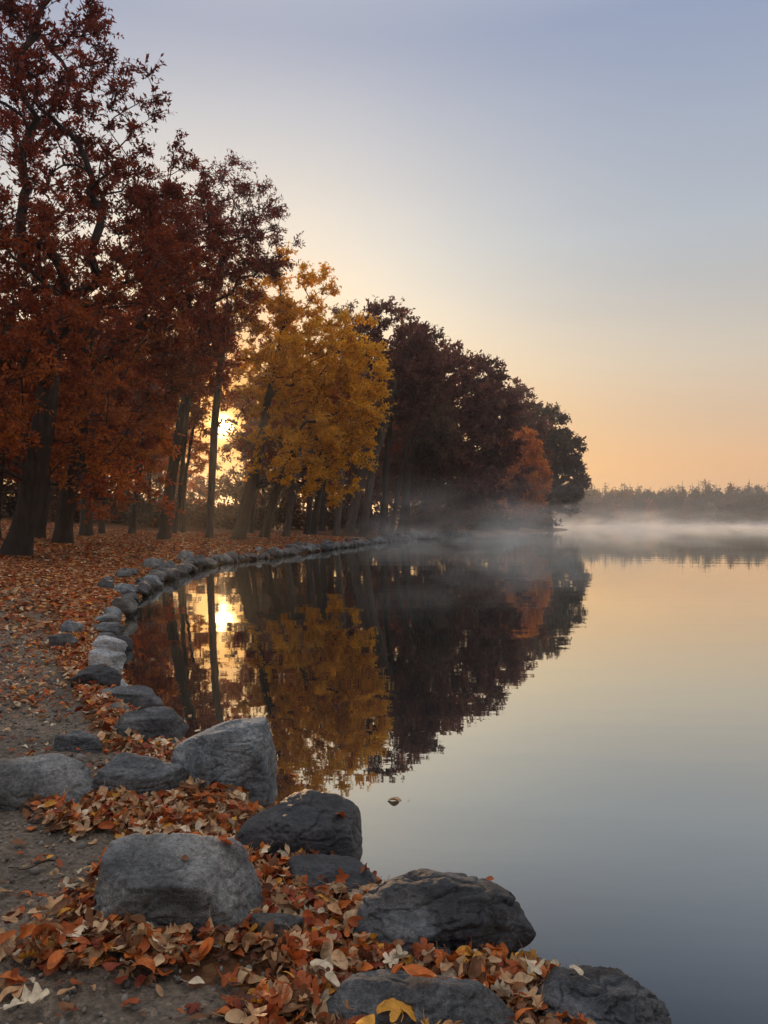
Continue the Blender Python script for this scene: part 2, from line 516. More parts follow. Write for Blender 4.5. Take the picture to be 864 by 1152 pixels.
# ------------------------------------------------------------------ water
m, nt, out = new_mat('calm_lake_water')
g = N(nt, 'NewGeometry')
mp = N(nt, 'Mapping'); mp.inputs['Scale'].default_value = (0.35, 1.0, 1.0); nt.links.new(g.outputs['Position'], mp.inputs[0])
w1 = N(nt, 'TexNoise', i_Scale=0.55, i_Detail=2.0, i_Roughness=0.45)
w2 = N(nt, 'TexNoise', i_Scale=3.2, i_Detail=3.0, i_Roughness=0.5)
for n in (w1, w2): nt.links.new(mp.outputs[0], n.inputs['Vector'])
wa = N(nt, 'Math', operation='MULTIPLY_ADD'); wa.inputs[1].default_value = 0.10
nt.links.new(w2.outputs[0], wa.inputs[0]); nt.links.new(w1.outputs[0], wa.inputs[2])
bp = N(nt, 'Bump', i_Strength=1.0, i_Distance=0.007)
nt.links.new(wa.outputs[0], bp.inputs['Height'])
df = N(nt, 'BsdfDiffuse'); df.inputs['Color'].default_value = (.022, .026, .025, 1)
gl = N(nt, 'BsdfGlossy', i_Roughness=0.012); gl.inputs['Color'].default_value = (.97, .985, .945, 1)
lw = N(nt, 'LayerWeight')
for n in (gl, lw): nt.links.new(bp.outputs[0], n.inputs['Normal'])
fr = ramp(nt, [(0.0, (.03,) * 3), (0.40, (.08,) * 3), (0.47, (.16,) * 3), (0.61, (.44,) * 3), (0.76, (.66,) * 3), (0.91, (.88,) * 3), (1.0, (.97,) * 3)], lw.outputs['Facing'])
mx = N(nt, 'MixShader'); nt.links.new(fr.outputs[0], mx.inputs[0]); nt.links.new(df.outputs[0], mx.inputs[1]); nt.links.new(gl.outputs[0], mx.inputs[2])
nt.links.new(mx.outputs[0], out.inputs[0])
lk = np.c_[SHORE + 0, np.zeros(len(SHORE))]
# lake outline pushed a little under the bank
cen = np.roll(SHORE, -1, 0) - np.roll(SHORE, 1, 0)
nrm2 = np.c_[cen[:, 1], -cen[:, 0]]; nrm2 /= np.linalg.norm(nrm2, axis=1)[:, None] + 1e-9
t_ = SHORE + nrm2 * 0.01
sgn = 1 if (shore_s(t_) > 0).mean() > 0.5 else -1
lk = np.c_[SHORE + sgn * nrm2 * 0.5, np.zeros(len(SHORE))]
me = bpy.data.meshes.new('water')
me.from_pydata([tuple(p) for p in lk], [], [tuple(range(len(lk)))])
me.materials.append(m)
if me.polygons[0].normal.z < 0: me.flip_normals()
water = link('water', me)
tag(water, kind='structure')

# ------------------------------------------------------------------ trees
def tubes(chains):
    """list of (points, radii) -> verts, quads"""
    V, Q, off = [], [], 0
    for pts, rr in chains:
        n = len(pts)
        if n < 2: continue
        sides = 12 if rr[0] > 0.2 else 8 if rr[0] > 0.08 else 5 if rr[0] > 0.03 else 3
        t = np.gradient(pts, axis=0)
        t /= np.linalg.norm(t, axis=1)[:, None] + 1e-9
        ref = np.array([0.31, 0.95, 0.05]) if abs(t[0, 2]) > 0.8 else np.array([0, 0, 1.0])
        u = np.cross(t, ref); u /= np.linalg.norm(u, axis=1)[:, None] + 1e-9
        w = np.cross(t, u)
        a = np.linspace(0, 2 * np.pi, sides, endpoint=False)
        ring = pts[:, None, :] + rr[:, None, None] * (np.cos(a)[None, :, None] * u[:, None, :] + np.sin(a)[None, :, None] * w[:, None, :])
        V.append(ring.reshape(-1, 3))
        i, j = np.meshgrid(np.arange(n - 1), np.arange(sides), indexing='ij')
        k = (j + 1) % sides
        Q.append((np.stack([i * sides + j, i * sides + k, (i + 1) * sides + k, (i + 1) * sides + j], -1) + off).reshape(-1, 4))
        off += n * sides
    return np.concatenate(V), np.concatenate(Q)


def unit(v):
    return v / (np.linalg.norm(v, axis=-1, keepdims=True) + 1e-9)


SUNV = np.array(SUN)


def make_tree(name, label, px, d, trunk_px, R, blobs, palette, n_clump=220, clump_r=0.75, sprays=7, per=13, leaf=0.2, wide=0.36,
              bark='bark_dark', group=None, rng=None, tips=0.011, bare=0, zpal=0.0, cat='tree', flat=0.55, sun_gap=0.0, seedo=0):
    rng = rng or np.random.default_rng(abs(hash(label)) % 1 + int(px * 7 + d * 131) % 100000 + 5 + seedo)
    bx = (px - CX) / F * d
    bz = gz(bx, d) - 0.05
    base = np.array([bx, d, bz])
    # trunk line
    tp = [base]
    for q in trunk_px:
        dd = q[2] if len(q) > 2 else 0
        tp.append(P(q[0], q[1], d) + np.array([0, dd, 0]))
    tp = np.array(tp)
    pts = [tp[0]]
    for a, b in zip(tp[:-1], tp[1:]):
        k = max(2, int(np.linalg.norm(b - a) / 0.55))
        for s_ in range(1, k + 1):
            pts.append(a + (b - a) * s_ / k)
    pts = np.array(pts)
    # soften the corners of the trunk line
    for _ in range(3):
        pts[1:-1] = 0.25 * pts[:-2] + 0.5 * pts[1:-1] + 0.25 * pts[2:]
    L = np.linspace(0, 1, len(pts))[:, None]
    pts = pts + np.c_[fbm(pts, 0.45, 2, int(px) + 3), fbm(pts, 0.45, 2, int(px) + 77), np.zeros(len(pts))] * 0.10 * smooth(0, .2, L)
    # clump centres inside the crown's lobes
    B = []
    for q in blobs:
        c = P(q[0], q[1], d)
        rx = q[2] / F * d
        rz = (q[3] if len(q) > 3 and q[3] else q[2]) / F * d
        dd = q[4] if len(q) > 4 else 0.0
        B.append((c + np.array([0, dd, 0]), np.array([rx, min(max(rx, rz), 5.5 + 0 * rx) if d < 60 else max(rx, rz) * .9, rz])))
    wts = np.array([b[1][0] * b[1][2] * math.sqrt(b[1][1]) for b in B]) ** 0.85
    wts /= wts.sum()
    K = int(n_clump * 1.25)
    pick = rng.choice(len(B), K, p=wts)
    dirs = unit(rng.normal(size=(K, 3)))
    rr = rng.uniform(0.12, 1, K) ** 0.42
    C = np.array([B[k][0] for k in pick]) + dirs * rr[:, None] * np.array([B[k][1] for k in pick])
    gzc = ground_z(C[:, :2])
    C = C[C[:, 2] > np.maximum(gzc, 0) + 1.3]
    if sun_gap:
        # a thin spot in the canopy where the low sun gets through to the water's edge
        o = np.array([0, 0, CZ * 0.0])
        t = (C - o) @ SUNV
        q = C - o - t[:, None] * SUNV
        e = np.sqrt((q[:, 0] / 1.0) ** 2 + (np.clip(np.abs(q[:, 2]) - 1.6, 0, None)) ** 2)
        keep = (e > sun_gap) | ((rng.uniform(size=len(C)) < 0.30) & (e > .25 * sun_gap))
        C = C[keep]
    C = C[:n_clump]
    # grow limbs: join every clump to the nearest suitable node
    dt = np.min(np.linalg.norm(C[:, None, :] - pts[None, :, :], axis=2), axis=1)
    C = C[np.argsort(dt)]
    cap_n = len(pts) + len(C) * 26
    Np = np.zeros((cap_n, 3)); par = np.full(cap_n, -1); pl = np.zeros(cap_n)
    n = len(pts)
    Np[:n] = pts; par[1:n] = np.arange(n - 1)
    pl[1:n] = np.cumsum(np.linalg.norm(np.diff(pts, axis=0), axis=1)) * 0.35
    tips_i = []
    lowz = pts[0, 2] + 1.8
    for p in C:
        v = Np[:n] - p
        dd = np.sqrt((v * v).sum(1))
        h = np.hypot(v[:, 0], v[:, 1])
        cost = dd + 0.22 * pl[:n] + 1.3 * np.maximum(0, Np[:n, 2] - (p[2] - 0.22 * h)) + 5.0 * (Np[:n, 2] < lowz)
        j = int(np.argmin(cost))
        a = Np[j]; ln = dd[j]
        k = min(24, max(2, int(ln / 0.45)))
        ctrl = (a + p) / 2 + np.array([0, 0, 0.10 * ln]) + rng.normal(size=3) * 0.07 * ln
        prev = j
        for s_ in range(1, k + 1):
            t = s_ / k
            Np[n] = (1 - t) ** 2 * a + 2 * t * (1 - t) * ctrl + t * t * p + rng.normal(size=3) * (0.03 * (s_ < k))
            par[n] = prev
            pl[n] = pl[prev] + ln / k
            prev = n
            n += 1
        tips_i.append(n - 1)
    Np, par = Np[:n], par[:n]
    kids = [[] for _ in range(n)]
    for i in range(1, n): kids[par[i]].append(i)
    acc = np.zeros(n)
    ex = 2.2
    for i in range(n - 1, -1, -1):
        if not kids[i]: acc[i] = 1.0
        if par[i] >= 0: acc[par[i]] += acc[i]
    rad = acc ** (1 / ex)
    pw = math.log(max(R / tips, 1.01)) / math.log(max(rad[0], 1.01))
    rad = tips * rad ** pw
    hb = Np[:, 2] - base[2]
    nt_ = len(pts)
    rad[:nt_] = np.maximum(rad[:nt_], R * (1 - 0.9 * np.linspace(0, 1, nt_)) * 0.72)
    rad[:nt_] *= 1 + 0.42 * np.exp(-np.maximum(hb[:nt_], 0) / 0.4)
    chains_t, chains_b = [], []
    used = np.zeros(n, bool)
    tr_i = list(range(nt_))
    tp_ = Np[tr_i] - base
    chains_t.append((tp_, rad[tr_i]))
    stack = []
    for i in tr_i:
        stack += [(i, k) for k in kids[i] if k >= nt_]
    while stack:
        i, k = stack.pop()
        ch = [i, k]
        cur = k
        while kids[cur]:
            ks = sorted(kids[cur], key=lambda q: -rad[q])
            ch.append(ks[0])
            stack += [(cur, q) for q in ks[1:]]
            cur = ks[0]
        r_ = rad[ch].copy(); r_[0] = r_[1] * 1.15
        chains_b.append((Np[ch] - base, r_))
    # twigs and leaves of every clump
    nC = len(C)
    out_dir = unit(C - (base + (C[:, 2] - base[2])[:, None] * np.array([0, 0, 0.75])))
    D = unit(out_dir[:, None, :] * 0.75 + rng.normal(size=(nC, sprays, 3)) * np.array([0.75, 0.75, 0.75 * flat]) + np.array([0, 0, 0.08]))
    ln = rng.uniform(0.55, 1.2, (nC, sprays)) * clump_r
    st = np.repeat(C[:, None, :], sprays, 1) - D * 0.12 * clump_r + rng.normal(size=(nC, sprays, 3)) * 0.10 * clump_r
    en = st + D * ln[..., None] + np.array([0, 0, -0.10]) * ln[..., None]
    s2 = (st - base).reshape(-1, 3); e2 = (en - base).reshape(-1, 3)
    mid = (s2 + e2) / 2 + np.array([0, 0, 0.05]) * ln.reshape(-1, 1)
    tw = tips * 0.55
    tri = np.array([[0, 1.0], [0.87, -.5], [-.87, -.5]]) * tw
    dflat = D.reshape(-1, 3)
    uu = unit(np.cross(dflat, np.array([.1, .2, 1.0]))); ww = np.cross(dflat, uu)
    tv = []
    for pnt, sc in ((s2, 1.3), (mid, 1.0), (e2, 0.5)):
        for tx, ty in tri: tv.append(pnt + sc * (tx * uu + ty * ww))
    tv = np.stack(tv, 1)
    M = len(s2)
    fq = np.array([[0, 1, 4, 3], [1, 2, 5, 4], [2, 0, 3, 5], [3, 4, 7, 6], [4, 5, 8, 7], [5, 3, 6, 8]])
    tq = (np.arange(M)[:, None, None] * 9 + fq[None]).reshape(-1, 4)
    bv, bq = tubes(chains_b) if chains_b else (np.zeros((0, 3)), np.zeros((0, 4), int))
    bco = np.concatenate([bv, tv.reshape(-1, 3)]); bqs = np.concatenate([bq, tq + len(bv)])
    vco, vq = tubes(chains_t)
    # ridged, slightly uneven trunk
    nn = fbm(np.c_[vco[:, :2] * 5, vco[:, 2] * 0.7], 1.0, 3, int(px))
    axis_i = np.repeat(np.arange(nt_), len(vco) // nt_)
    vco = vco + (vco - tp_[axis_i]) * (0.16 * nn)[:, None]
    root = bpy.data.objects.new(name, None)
    COL.objects.link(root)
    root.location = base
    root.empty_display_size = 0.5
    tag(root, label, cat, group)
    link('trunk', mesh_from('trunk', vco, vq, [MAT[bark]], smooth_shade=True), root)
    link('branches', mesh_from('branches', bco, bqs, [MAT[bark]], smooth_shade=True), root)
    if per:
        T = rng.uniform(0.1, 1.05, (nC, sprays, per))
        lp = st[:, :, None, :] + (en - st)[:, :, None, :] * T[..., None]
        ld = unit(D[:, :, None, :] * 0.55 + rng.normal(size=(nC, sprays, per, 3)) * 0.75 + np.array([0, 0, -0.18]))
        up = unit(rng.normal(size=(nC, sprays, per, 3)) * 0.75 + np.array([0, 0, 1.0]))
        if bare:
            keepm = rng.uniform(size=(nC, sprays, per)) > bare
        lp = (lp - base).reshape(-1, 3); ld = ld.reshape(-1, 3); up = up.reshape(-1, 3)
        clump_t = np.repeat(rng.uniform(size=nC), sprays * per)
        hz = np.repeat((C[:, 2] - base[2]), sprays * per)
        if bare:
            kk = keepm.ravel(); lp, ld, up, clump_t, hz = lp[kk], ld[kk], up[kk], clump_t[kk], hz[kk]
        sd = unit(np.cross(ld, up)); nr_ = np.cross(sd, ld)
        sz = leaf * rng.uniform(0.65, 1.3, len(lp))[:, None]
        a = lp; tip_ = lp + ld * sz
        mL = lp + ld * sz * 0.45 + sd * sz * wide * .5 + nr_ * sz * 0.10
        mR = lp + ld * sz * 0.45 - sd * sz * wide * .5 + nr_ * sz * 0.10
        v = np.stack([a, mR, tip_, mL], 1).reshape(-1, 3)
        q = np.arange(len(v)).reshape(-1, 4)
        pal = np.array(palette)
        t = np.clip(0.5 * clump_t + 0.5 * rng.uniform(size=len(lp)), 0, 0.999)
        if zpal:
            zz = np.clip((hz - hz.min()) / (hz.max() - hz.min() + 1e-6), 0, 1)
            t = np.clip(zz * zpal + t * (1 - zpal), 0, .999)
        f = t * (len(pal) - 1)
        i0 = f.astype(int); fr_ = (f - i0)[:, None]
        colr = pal[i0] * (1 - fr_) + pal[np.minimum(i0 + 1, len(pal) - 1)] * fr_
        colr = colr * rng.uniform(0.75, 1.25, (len(lp), 1))
        link('crown', mesh_from('crown', v, q, [MAT['leaves']], face_col=colr), root)
    return root


MAT = {}
MAT['bark_dark'] = bark_mat('bark_dark', srgb(40, 33, 29), srgb(72, 61, 53))
MAT['bark_grey'] = bark_mat('bark_grey', srgb(66, 58, 52), srgb(116, 104, 94))
MAT['leaves'] = leaf_mat('autumn_leaves')
# palettes run from the lower / first colour to the upper / last
RED = [srgb(206, 132, 46), srgb(190, 104, 40), srgb(158, 74, 38), srgb(142, 62, 38), srgb(128, 54, 38), srgb(116, 50, 38), srgb(106, 48, 38)]
ORANGE = [srgb(206, 126, 40), srgb(198, 104, 36), srgb(184, 86, 36), srgb(160, 68, 34)]
RUST = [srgb(186, 92, 42), srgb(162, 72, 38), srgb(134, 58, 36), srgb(114, 50, 38)]
YELLOW = [srgb(246, 182, 48), srgb(250, 200, 60), srgb(244, 176, 46), srgb(230, 178, 58), srgb(196, 162, 66)]
MAROON = [srgb(150, 94, 72), srgb(134, 82, 66), srgb(122, 76, 66), srgb(110, 70, 62), srgb(146, 102, 78)]
BROWN = [srgb(146, 108, 82), srgb(130, 98, 80), srgb(116, 90, 76), srgb(152, 114, 86)]
DKOR = [srgb(236, 160, 66), srgb(228, 140, 58), srgb(200, 110, 54), srgb(242, 182, 72)]
DKGRN = [srgb(112, 92, 76), srgb(98, 84, 72), srgb(124, 94, 74)]

make_tree('oak_tree', 'huge red oak with thick leaning dark trunk, leftmost tree on the bank', 17, 24,
          [(30, 575), (44, 500), (54, 430), (58, 380)], 0.37,
          [(45, 20, 75, 90), (80, 105, 95, 75), (-60, 130, 130, 200), (150, 185, 72, 66), (110, 270, 120, 80), (0, 330, 130, 90), (-110, 320, 110, 150),
           (165, 330, 75, 80, 1), (40, 450, 140, 62, -1.5), (110, 490, 70, 48, 1), (-60, 490, 90, 56), (40, -90, 75, 100), (90, 520, 70, 34, 1), (20, 515, 60, 34, -2.5),
           (30, 200, 90, 110, -2), (60, 350, 110, 90, -2.5)],
          RED, n_clump=860, clump_r=0.66, sprays=9, per=13, leaf=0.150, wide=.42, zpal=0.72, tips=.013, sun_gap=0)
make_tree('oak_tree', 'rust red oak drooping low orange boughs, second trunk from the left edge', 70, 33,
          [(78, 560), (92, 490), (100, 420), (104, 380)], 0.36,
          [(120, 330, 120, 130), (196, 262, 72, 76), (222, 340, 66, 84), (140, 460, 66, 50), (165, 565, 50, 40, -2), (110, 530, 60, 34), (205, 405, 50, 44), (50, 480, 110, 66)],
          [srgb(202, 112, 44), srgb(178, 86, 40), srgb(146, 66, 38), srgb(126, 56, 38), srgb(114, 52, 38)], n_clump=500, clump_r=0.74, sprays=9, per=13, leaf=0.175, wide=.42, zpal=0.55, tips=.014, sun_gap=1.32)
make_tree('maple_tree', 'tall wine red tree with thin feathery top, left of the yellow tree', 184, 42,
          [(192, 540), (204, 470), (222, 400), (240, 330), (250, 290)], 0.30,
          [(264, 240, 50, 48), (240, 300, 70, 64), (294, 275, 38, 44), (215, 370, 46, 46), (200, 250, 40, 50), (262, 205, 16, 26)],
          [srgb(146, 62, 42), srgb(126, 54, 44), srgb(108, 50, 46), srgb(116, 70, 58)], n_clump=300, clump_r=0.78, sprays=8, per=10, leaf=0.20, wide=.34, sun_gap=1.32)
make_tree('slender_tree', 'slim straight pale trunk standing in front of the low sun', 236, 46,
          [(238, 545), (241, 480), (247, 420), (253, 360), (258, 310)], 0.22,
          [(262, 340, 30, 40), (238, 370, 30, 34), (280, 360, 22, 30)],
          [srgb(190, 120, 50), srgb(170, 110, 50)], n_clump=60, clump_r=0.8, sprays=6, per=9, leaf=0.25, bark='bark_grey', sun_gap=1.68)
make_tree('maple_tree', 'broad golden yellow maple leaning over the water edge', 268, 45,
          [(280, 555), (291, 505), (302, 450), (312, 400), (318, 370)], 0.37,
          [(332, 330, 46, 40), (300, 345, 36, 34), (375, 390, 58, 44), (330, 400, 70, 60), (300, 430, 42, 50), (360, 460, 66, 50), (395, 420, 40, 40),
           (340, 515, 62, 36, -1), (380, 500, 50, 46), (295, 490, 24, 26), (362, 548, 38, 20, -1), (325, 310, 34, 28), (405, 470, 32, 50)],
          YELLOW, n_clump=490, clump_r=0.72, sprays=9, per=12, leaf=0.20, wide=.5, sun_gap=1.68)
make_tree('maple_tree', 'small amber tree with crooked dark trunk just behind the golden maple', 297, 50,
          [(306, 560), (322, 530), (336, 500), (345, 460)], 0.28,
          [(345, 470, 46, 40), (310, 470, 26, 30), (372, 450, 36, 40)], [srgb(200, 120, 34), srgb(180, 96, 32), srgb(206, 140, 44)],
          n_clump=110, clump_r=0.8, sprays=7, per=10, leaf=0.27, wide=.45, sun_gap=1.68)
make_tree('slender_tree', 'pale grey slanting trunk right of the golden maple trunk', 321, 54,
          [(328, 560), (333, 525), (338, 480), (344, 420)], 0.24,
          [(346, 420, 30, 46), (330, 440, 26, 30)], YELLOW, n_clump=60, clump_r=0.8, sprays=7, per=10, leaf=0.3, bark='bark_grey')
# grove behind the yellow maple
make_tree('grove_tree', 'tall maroon tree with a high domed top above the golden maple', 392, 72,
          [(405, 545), (420, 490), (432, 430), (436, 400)], 0.42,
          [(440, 372, 40, 32), (405, 400, 36, 40), (462, 410, 38, 36), (430, 440, 54, 44), (395, 470, 34, 40)],
          MAROON, n_clump=330, clump_r=1.05, sprays=8, per=12, leaf=0.36, wide=.45, bark='bark_grey')
make_tree('grove_tree', 'thin topped brownish tree rising left of the domed maroon tree', 362, 80,
          [(366, 540), (374, 470), (382, 420)], 0.34,
          [(392, 375, 24, 34), (380, 420, 36, 40), (368, 480, 36, 50)], BROWN, n_clump=170, clump_r=1.0, sprays=7, per=9, leaf=0.34, wide=.4)
make_tree('grove_tree', 'leaning pale trunk with bare lower limbs right of the misty glow', 408, 66,
          [(416, 545), (426, 495), (438, 455), (450, 420), (462, 395)], 0.34,
          [(465, 400, 34, 30), (450, 440, 36, 30), (482, 425, 26, 30)], MAROON, n_clump=130, clump_r=1.0, sprays=7, per=11, leaf=0.34, wide=.45, bark='bark_grey')
make_tree('grove_tree', 'dark maroon tree with rounded shoulder at the middle of the grove', 450, 84,
          [(462, 530), (478, 470), (492, 425), (500, 395)], 0.4,
          [(505, 402, 32, 26), (480, 440, 46, 44), (520, 440, 36, 40), (500, 490, 56, 50), (460, 490, 44, 50), (505, 540, 52, 38), (455, 540, 36, 34)],
          MAROON, n_clump=420, clump_r=1.15, sprays=8, per=12, leaf=0.42, wide=.5)
make_tree('grove_tree', 'purple brown tree with spiky top beside the rounded maroon one', 470, 95,
          [(485, 530), (510, 470), (532, 430), (543, 415)], 0.4,
          [(543, 422, 22, 20), (528, 450, 36, 34), (555, 460, 32, 36), (540, 500, 46, 46), (515, 530, 40, 40), (560, 540, 40, 36)],
          [srgb(134, 86, 74), srgb(116, 76, 68), srgb(104, 68, 62)], n_clump=380, clump_r=1.2, sprays=8, per=12, leaf=0.46, wide=.5)
make_tree('grove_tree', 'broad dusky maroon tree left of the orange one by the point', 534, 138,
          [(545, 530), (560, 480), (572, 450)], 0.42,
          [(575, 452, 26, 24), (560, 480, 36, 34), (588, 490, 26, 36), (570, 530, 36, 42), (545, 550, 38, 30), (600, 530, 22, 30)],
          MAROON, n_clump=360, clump_r=1.45, sprays=8, per=12, leaf=0.6, wide=.5)
make_tree('maple_tree', 'orange tree glowing among the dark trees near the point', 578, 124,
          [(581, 560), (585, 535), (586, 515)], 0.32,
          [(586, 505, 22, 24), (574, 535, 20, 26), (596, 540, 20, 26), (584, 565, 24, 18)],
          DKOR, n_clump=260, clump_r=1.25, sprays=8, per=12, leaf=0.52, wide=.5)
make_tree('grove_tree', 'dark rounded tree at the tip of the point, last before open lake', 620, 157,
          [(618, 555), (617, 520), (614, 480)], 0.45,
          [(612, 480, 26, 24), (628, 505, 26, 24), (606, 520, 26, 40), (638, 545, 20, 26), (622, 560, 30, 24), (640, 520, 14, 14)],
          DKGRN, n_clump=360, clump_r=1.6, sprays=8, per=12, leaf=0.68, wide=.55)
# thin grove trunks
for k, (px, d, tops, lab) in enumerate([
        (345, 62, [(350, 540), (357, 480), (362, 440)], 'slim dark trunk under the right side of the golden maple'),
        (352, 66, [(360, 545), (366, 490), (370, 450)], 'thick dark twin trunk close right of the slim one under the golden maple'),
        (378, 64, [(384, 550), (388, 490), (394, 430)], 'straight grey trunk left of the misty orange glow'),
        (430, 74, [(433, 545), (438, 490), (440, 440)], 'first of three slanting dark trunks in the grove, leaning right'),
        (440, 78, [(448, 550), (460, 500), (478, 460)], 'middle of three slanting dark trunks in the grove'),
        (458, 80, [(458, 545), (466, 510), (476, 470)], 'third slanting dark trunk in the grove, with a forked limb')]):
    make_tree('grove_tree', lab, px, d, tops, 0.24 + 0.05 * (k % 2), [(tops[-1][0], tops[-1][1], 26, 30), (tops[-1][0] + 14, tops[-1][1] + 30, 20, 26)],
              [MAROON, BROWN, YELLOW if k < 2 else BROWN][k % 3] if k > 1 else BROWN, n_clump=50, clump_r=1.0, sprays=7, per=9, leaf=0.36, wide=.45, bark='bark_grey' if k == 2 else 'bark_dark')
# trees further back on the left, dark trunks against the wood
back = [
    (42, 40, [(52, 540), (56, 470), (60, 400)], 0.30, 'dark upright trunk behind the leftmost oak, under orange boughs'),
    (97, 46, [(98, 550), (100, 480), (104, 400)], 0.34, 'thick short looking black trunk in the shade right of the second oak'),
    (114, 50, [(116, 545), (119, 480), (124, 410)], 0.18, 'thin grey trunk next to the thick black one in the shade'),
    (148, 52, [(154, 555), (162, 490), (168, 420)], 0.22, 'small dark trunk below the lowest red orange bough'),
    (196, 56, [(204, 540), (210, 470), (216, 400)], 0.17, 'thin leaning trunk between the wine red tree and the sun'),
    (206, 58, [(208, 540), (214, 500), (226, 440)], 0.14, 'thinnest curved stem just left of the slim pale trunk'),
    (-10, 34, [(-6, 540), (2, 460), (6, 380)], 0.32, 'trunk cut by the left edge behind the huge oak'),
    (283, 62, [(288, 545), (292, 490), (296, 430)], 0.2, 'thin shaded trunk behind the golden maple base'),
]
for k, (px, d, tops, R, lab) in enumerate(back):
    tx, ty = tops[-1][:2]
    make_tree('woodland_tree', lab, px, d, tops, R, [(tx, ty + 20, 40, 50), (tx + 18, ty - 30, 34, 40), (tx - 20, ty + 70, 34, 36)],
              [RUST, ORANGE, RED, RUST][k % 4], n_clump=110, clump_r=0.95, sprays=7, per=10, leaf=0.3, wide=.42, sun_gap=1.68)
# the wood behind
rw = np.random.default_rng(5)
far_spec = [(-60, 64), (-10, 70), (22, 78), (66, 72), (100, 82), (135, 76), (168, 86), (206, 92), (226, 100), (268, 96), (296, 84), (322, 92), (350, 100), (-40, 95), (50, 104), (120, 110), (180, 116), (310, 118), (372, 112), (396, 104), (418, 118), (436, 110), (458, 122), (480, 116)]
where = ['far left', 'left', 'centre', 'right']
for k, (px, d) in enumerate(far_spec):
    top = HY - (rw.uniform(15, 20)) * F / d
    sun_side = abs(px - 245) < 45
    if sun_side: top = HY - 6.5 * F / d
    r = rw.uniform(3.2, 4.4) * F / d
    lab = '%s woodland tree deep in the shade %s' % (
        ['russet', 'brown', 'dull orange', 'dark red', 'tawny', 'chestnut'][k % 6],
        ['beyond the left picture edge trunks', 'behind the leftmost oak trunk', 'behind the second oak', 'seen between the oak trunks', 'behind the thick black trunk',
         'behind the thin grey trunk', 'behind the small dark trunk', 'behind the wine red tree', 'under the low sun', 'behind the slim pale trunk',
         'behind the golden maple trunk', 'behind the slanting pale trunk', 'behind the twin trunks', 'at the farthest left of the wood',
         'far behind the second oak', 'far behind the lowest red bough', 'far back left of the sun', 'far back right of the golden maple', 'behind the domed maroon tree', 'behind the leaning pale trunk',
         'right behind the first slanting grove trunk', 'behind the middle slanting grove trunk', 'behind the forked slanting trunk', 'deep in the grove under the rounded shoulder'][k])
    make_tree('woodland_tree', lab, px, d, [(px + rw.uniform(-3, 3), (HY + top) / 2 + 10), (px + rw.uniform(-5, 5), top + 20)], rw.uniform(.2, .34),
              [(px, top + r * 1.1, r * .9, r), (px - r * .6, top + 2.3 * r, r * .8, r), (px + r * .6, top + 2.4 * r, r * .8, r), (px, top + 3.3 * r, r, r * .8)][: 3 if sun_side else 4],
              [RUST, BROWN, ORANGE, RUST, BROWN, MAROON][k % 6], n_clump=110 if sun_side else 190, clump_r=1.15, sprays=7, per=9, leaf=0.42, wide=.5, sun_gap=1.88)

# ------------------------------------------------------------------ rocks
import bmesh
_ICO = {}


def ico(sub):
    if sub not in _ICO:
        bm = bmesh.new()
        bmesh.ops.create_icosphere(bm, subdivisions=sub, radius=1.0)
        _ICO[sub] = (np.array([v.co[:] for v in bm.verts]), np.array([[v.index for v in f.verts] for f in bm.faces]))
        bm.free()
    return _ICO[sub]


def rock_mesh(dims, planes=None, seed=0, sub=5, crisp=16, rough=0.045, name='stone', lump=0.10):
    r = np.random.default_rng(seed)
    d, f = ico(sub)
    nrm_, h = [], []
    if planes:
        for p in planes:
            v = np.array(p[:3], float); nrm_.append(v / np.linalg.norm(v)); h.append(p[3])
    extra = 3 if planes else 9
    a0 = r.uniform(0, 6.283)
    for k in range(7):
        a = a0 + k * 6.283 / 7 + r.uniform(-.3, .3)
        v = unit(np.array([math.cos(a), math.sin(a), r.uniform(-.35, .75)])); nrm_.append(v); h.append(r.uniform(1.05, 1.2) if planes and len(planes) > 4 else r.uniform(.80, 1.04))
    for v in ((0, 0, 1), (0, 0, -1)):
        nrm_.append(np.array(v, float)); h.append(1.03)
    for _ in range(extra):
        v = unit(r.normal(size=3)); nrm_.append(v); h.append(r.uniform(1.05, 1.2) if planes and len(planes) > 4 else r.uniform(0.86, 1.06) if planes else r.uniform(0.74, 1.02))
    nrm_, h = np.array(nrm_), np.array(h)
    dots = np.maximum(d @ nrm_.T / h, 1e-4)
    rad_ = (dots ** crisp).sum(1) ** (-1.0 / crisp)
    big_cut = bool(planes) and len(planes) > 3
    nch = 9 if big_cut else 26
    cd = unit(r.normal(size=(nch, 3))); cn = unit(cd + r.normal(size=(nch, 3)) * (.12 if big_cut else .28))
    rc = ((np.maximum(cd @ nrm_.T / h, 1e-4)) ** crisp).sum(1) ** (-1.0 / crisp)
    hc = rc * (cd * cn).sum(1) * (r.uniform(.975, 1.0, nch) if big_cut else r.uniform(.93, .99, nch))
    lim = np.where(d @ cn.T > .05, hc / np.maximum(d @ cn.T, .05), 9.0)
    # slightly worn edges between the broken faces
    rad_ = ((1 / rad_) ** 60 + ((1 / lim) ** 60).sum(1)) ** (-1 / 60)
    p = d * rad_[:, None]
    dims = np.array(dims, float)
    q = p * dims
    # broad lumps, ledges and a broken surface, in metres
    sc = float(np.cbrt(np.prod(dims)))
    w = q / sc
    off = r.uniform(-50, 50, 3)
    n = lump * fbm(w + off, 1.2, 2, seed) + rough * fbm(w + off, 3.5, 4, seed + 3, .55)
    ridge = 1 - np.abs(fbm(w * np.array([1, 1, 1.8]) + off, 2.2, 3, seed + 9))
    n = n - 0.9 * rough * smooth(0.86, 1.0, ridge)
    if sub >= 5:
        n = n + 0.16 * rough * fbm(w + off, 22, 3, seed + 5)
    q = q + d * (n * sc)[:, None]
    return q, f


ROCKS = []      # (object, centre xy, radius, label-name) for leaf placement


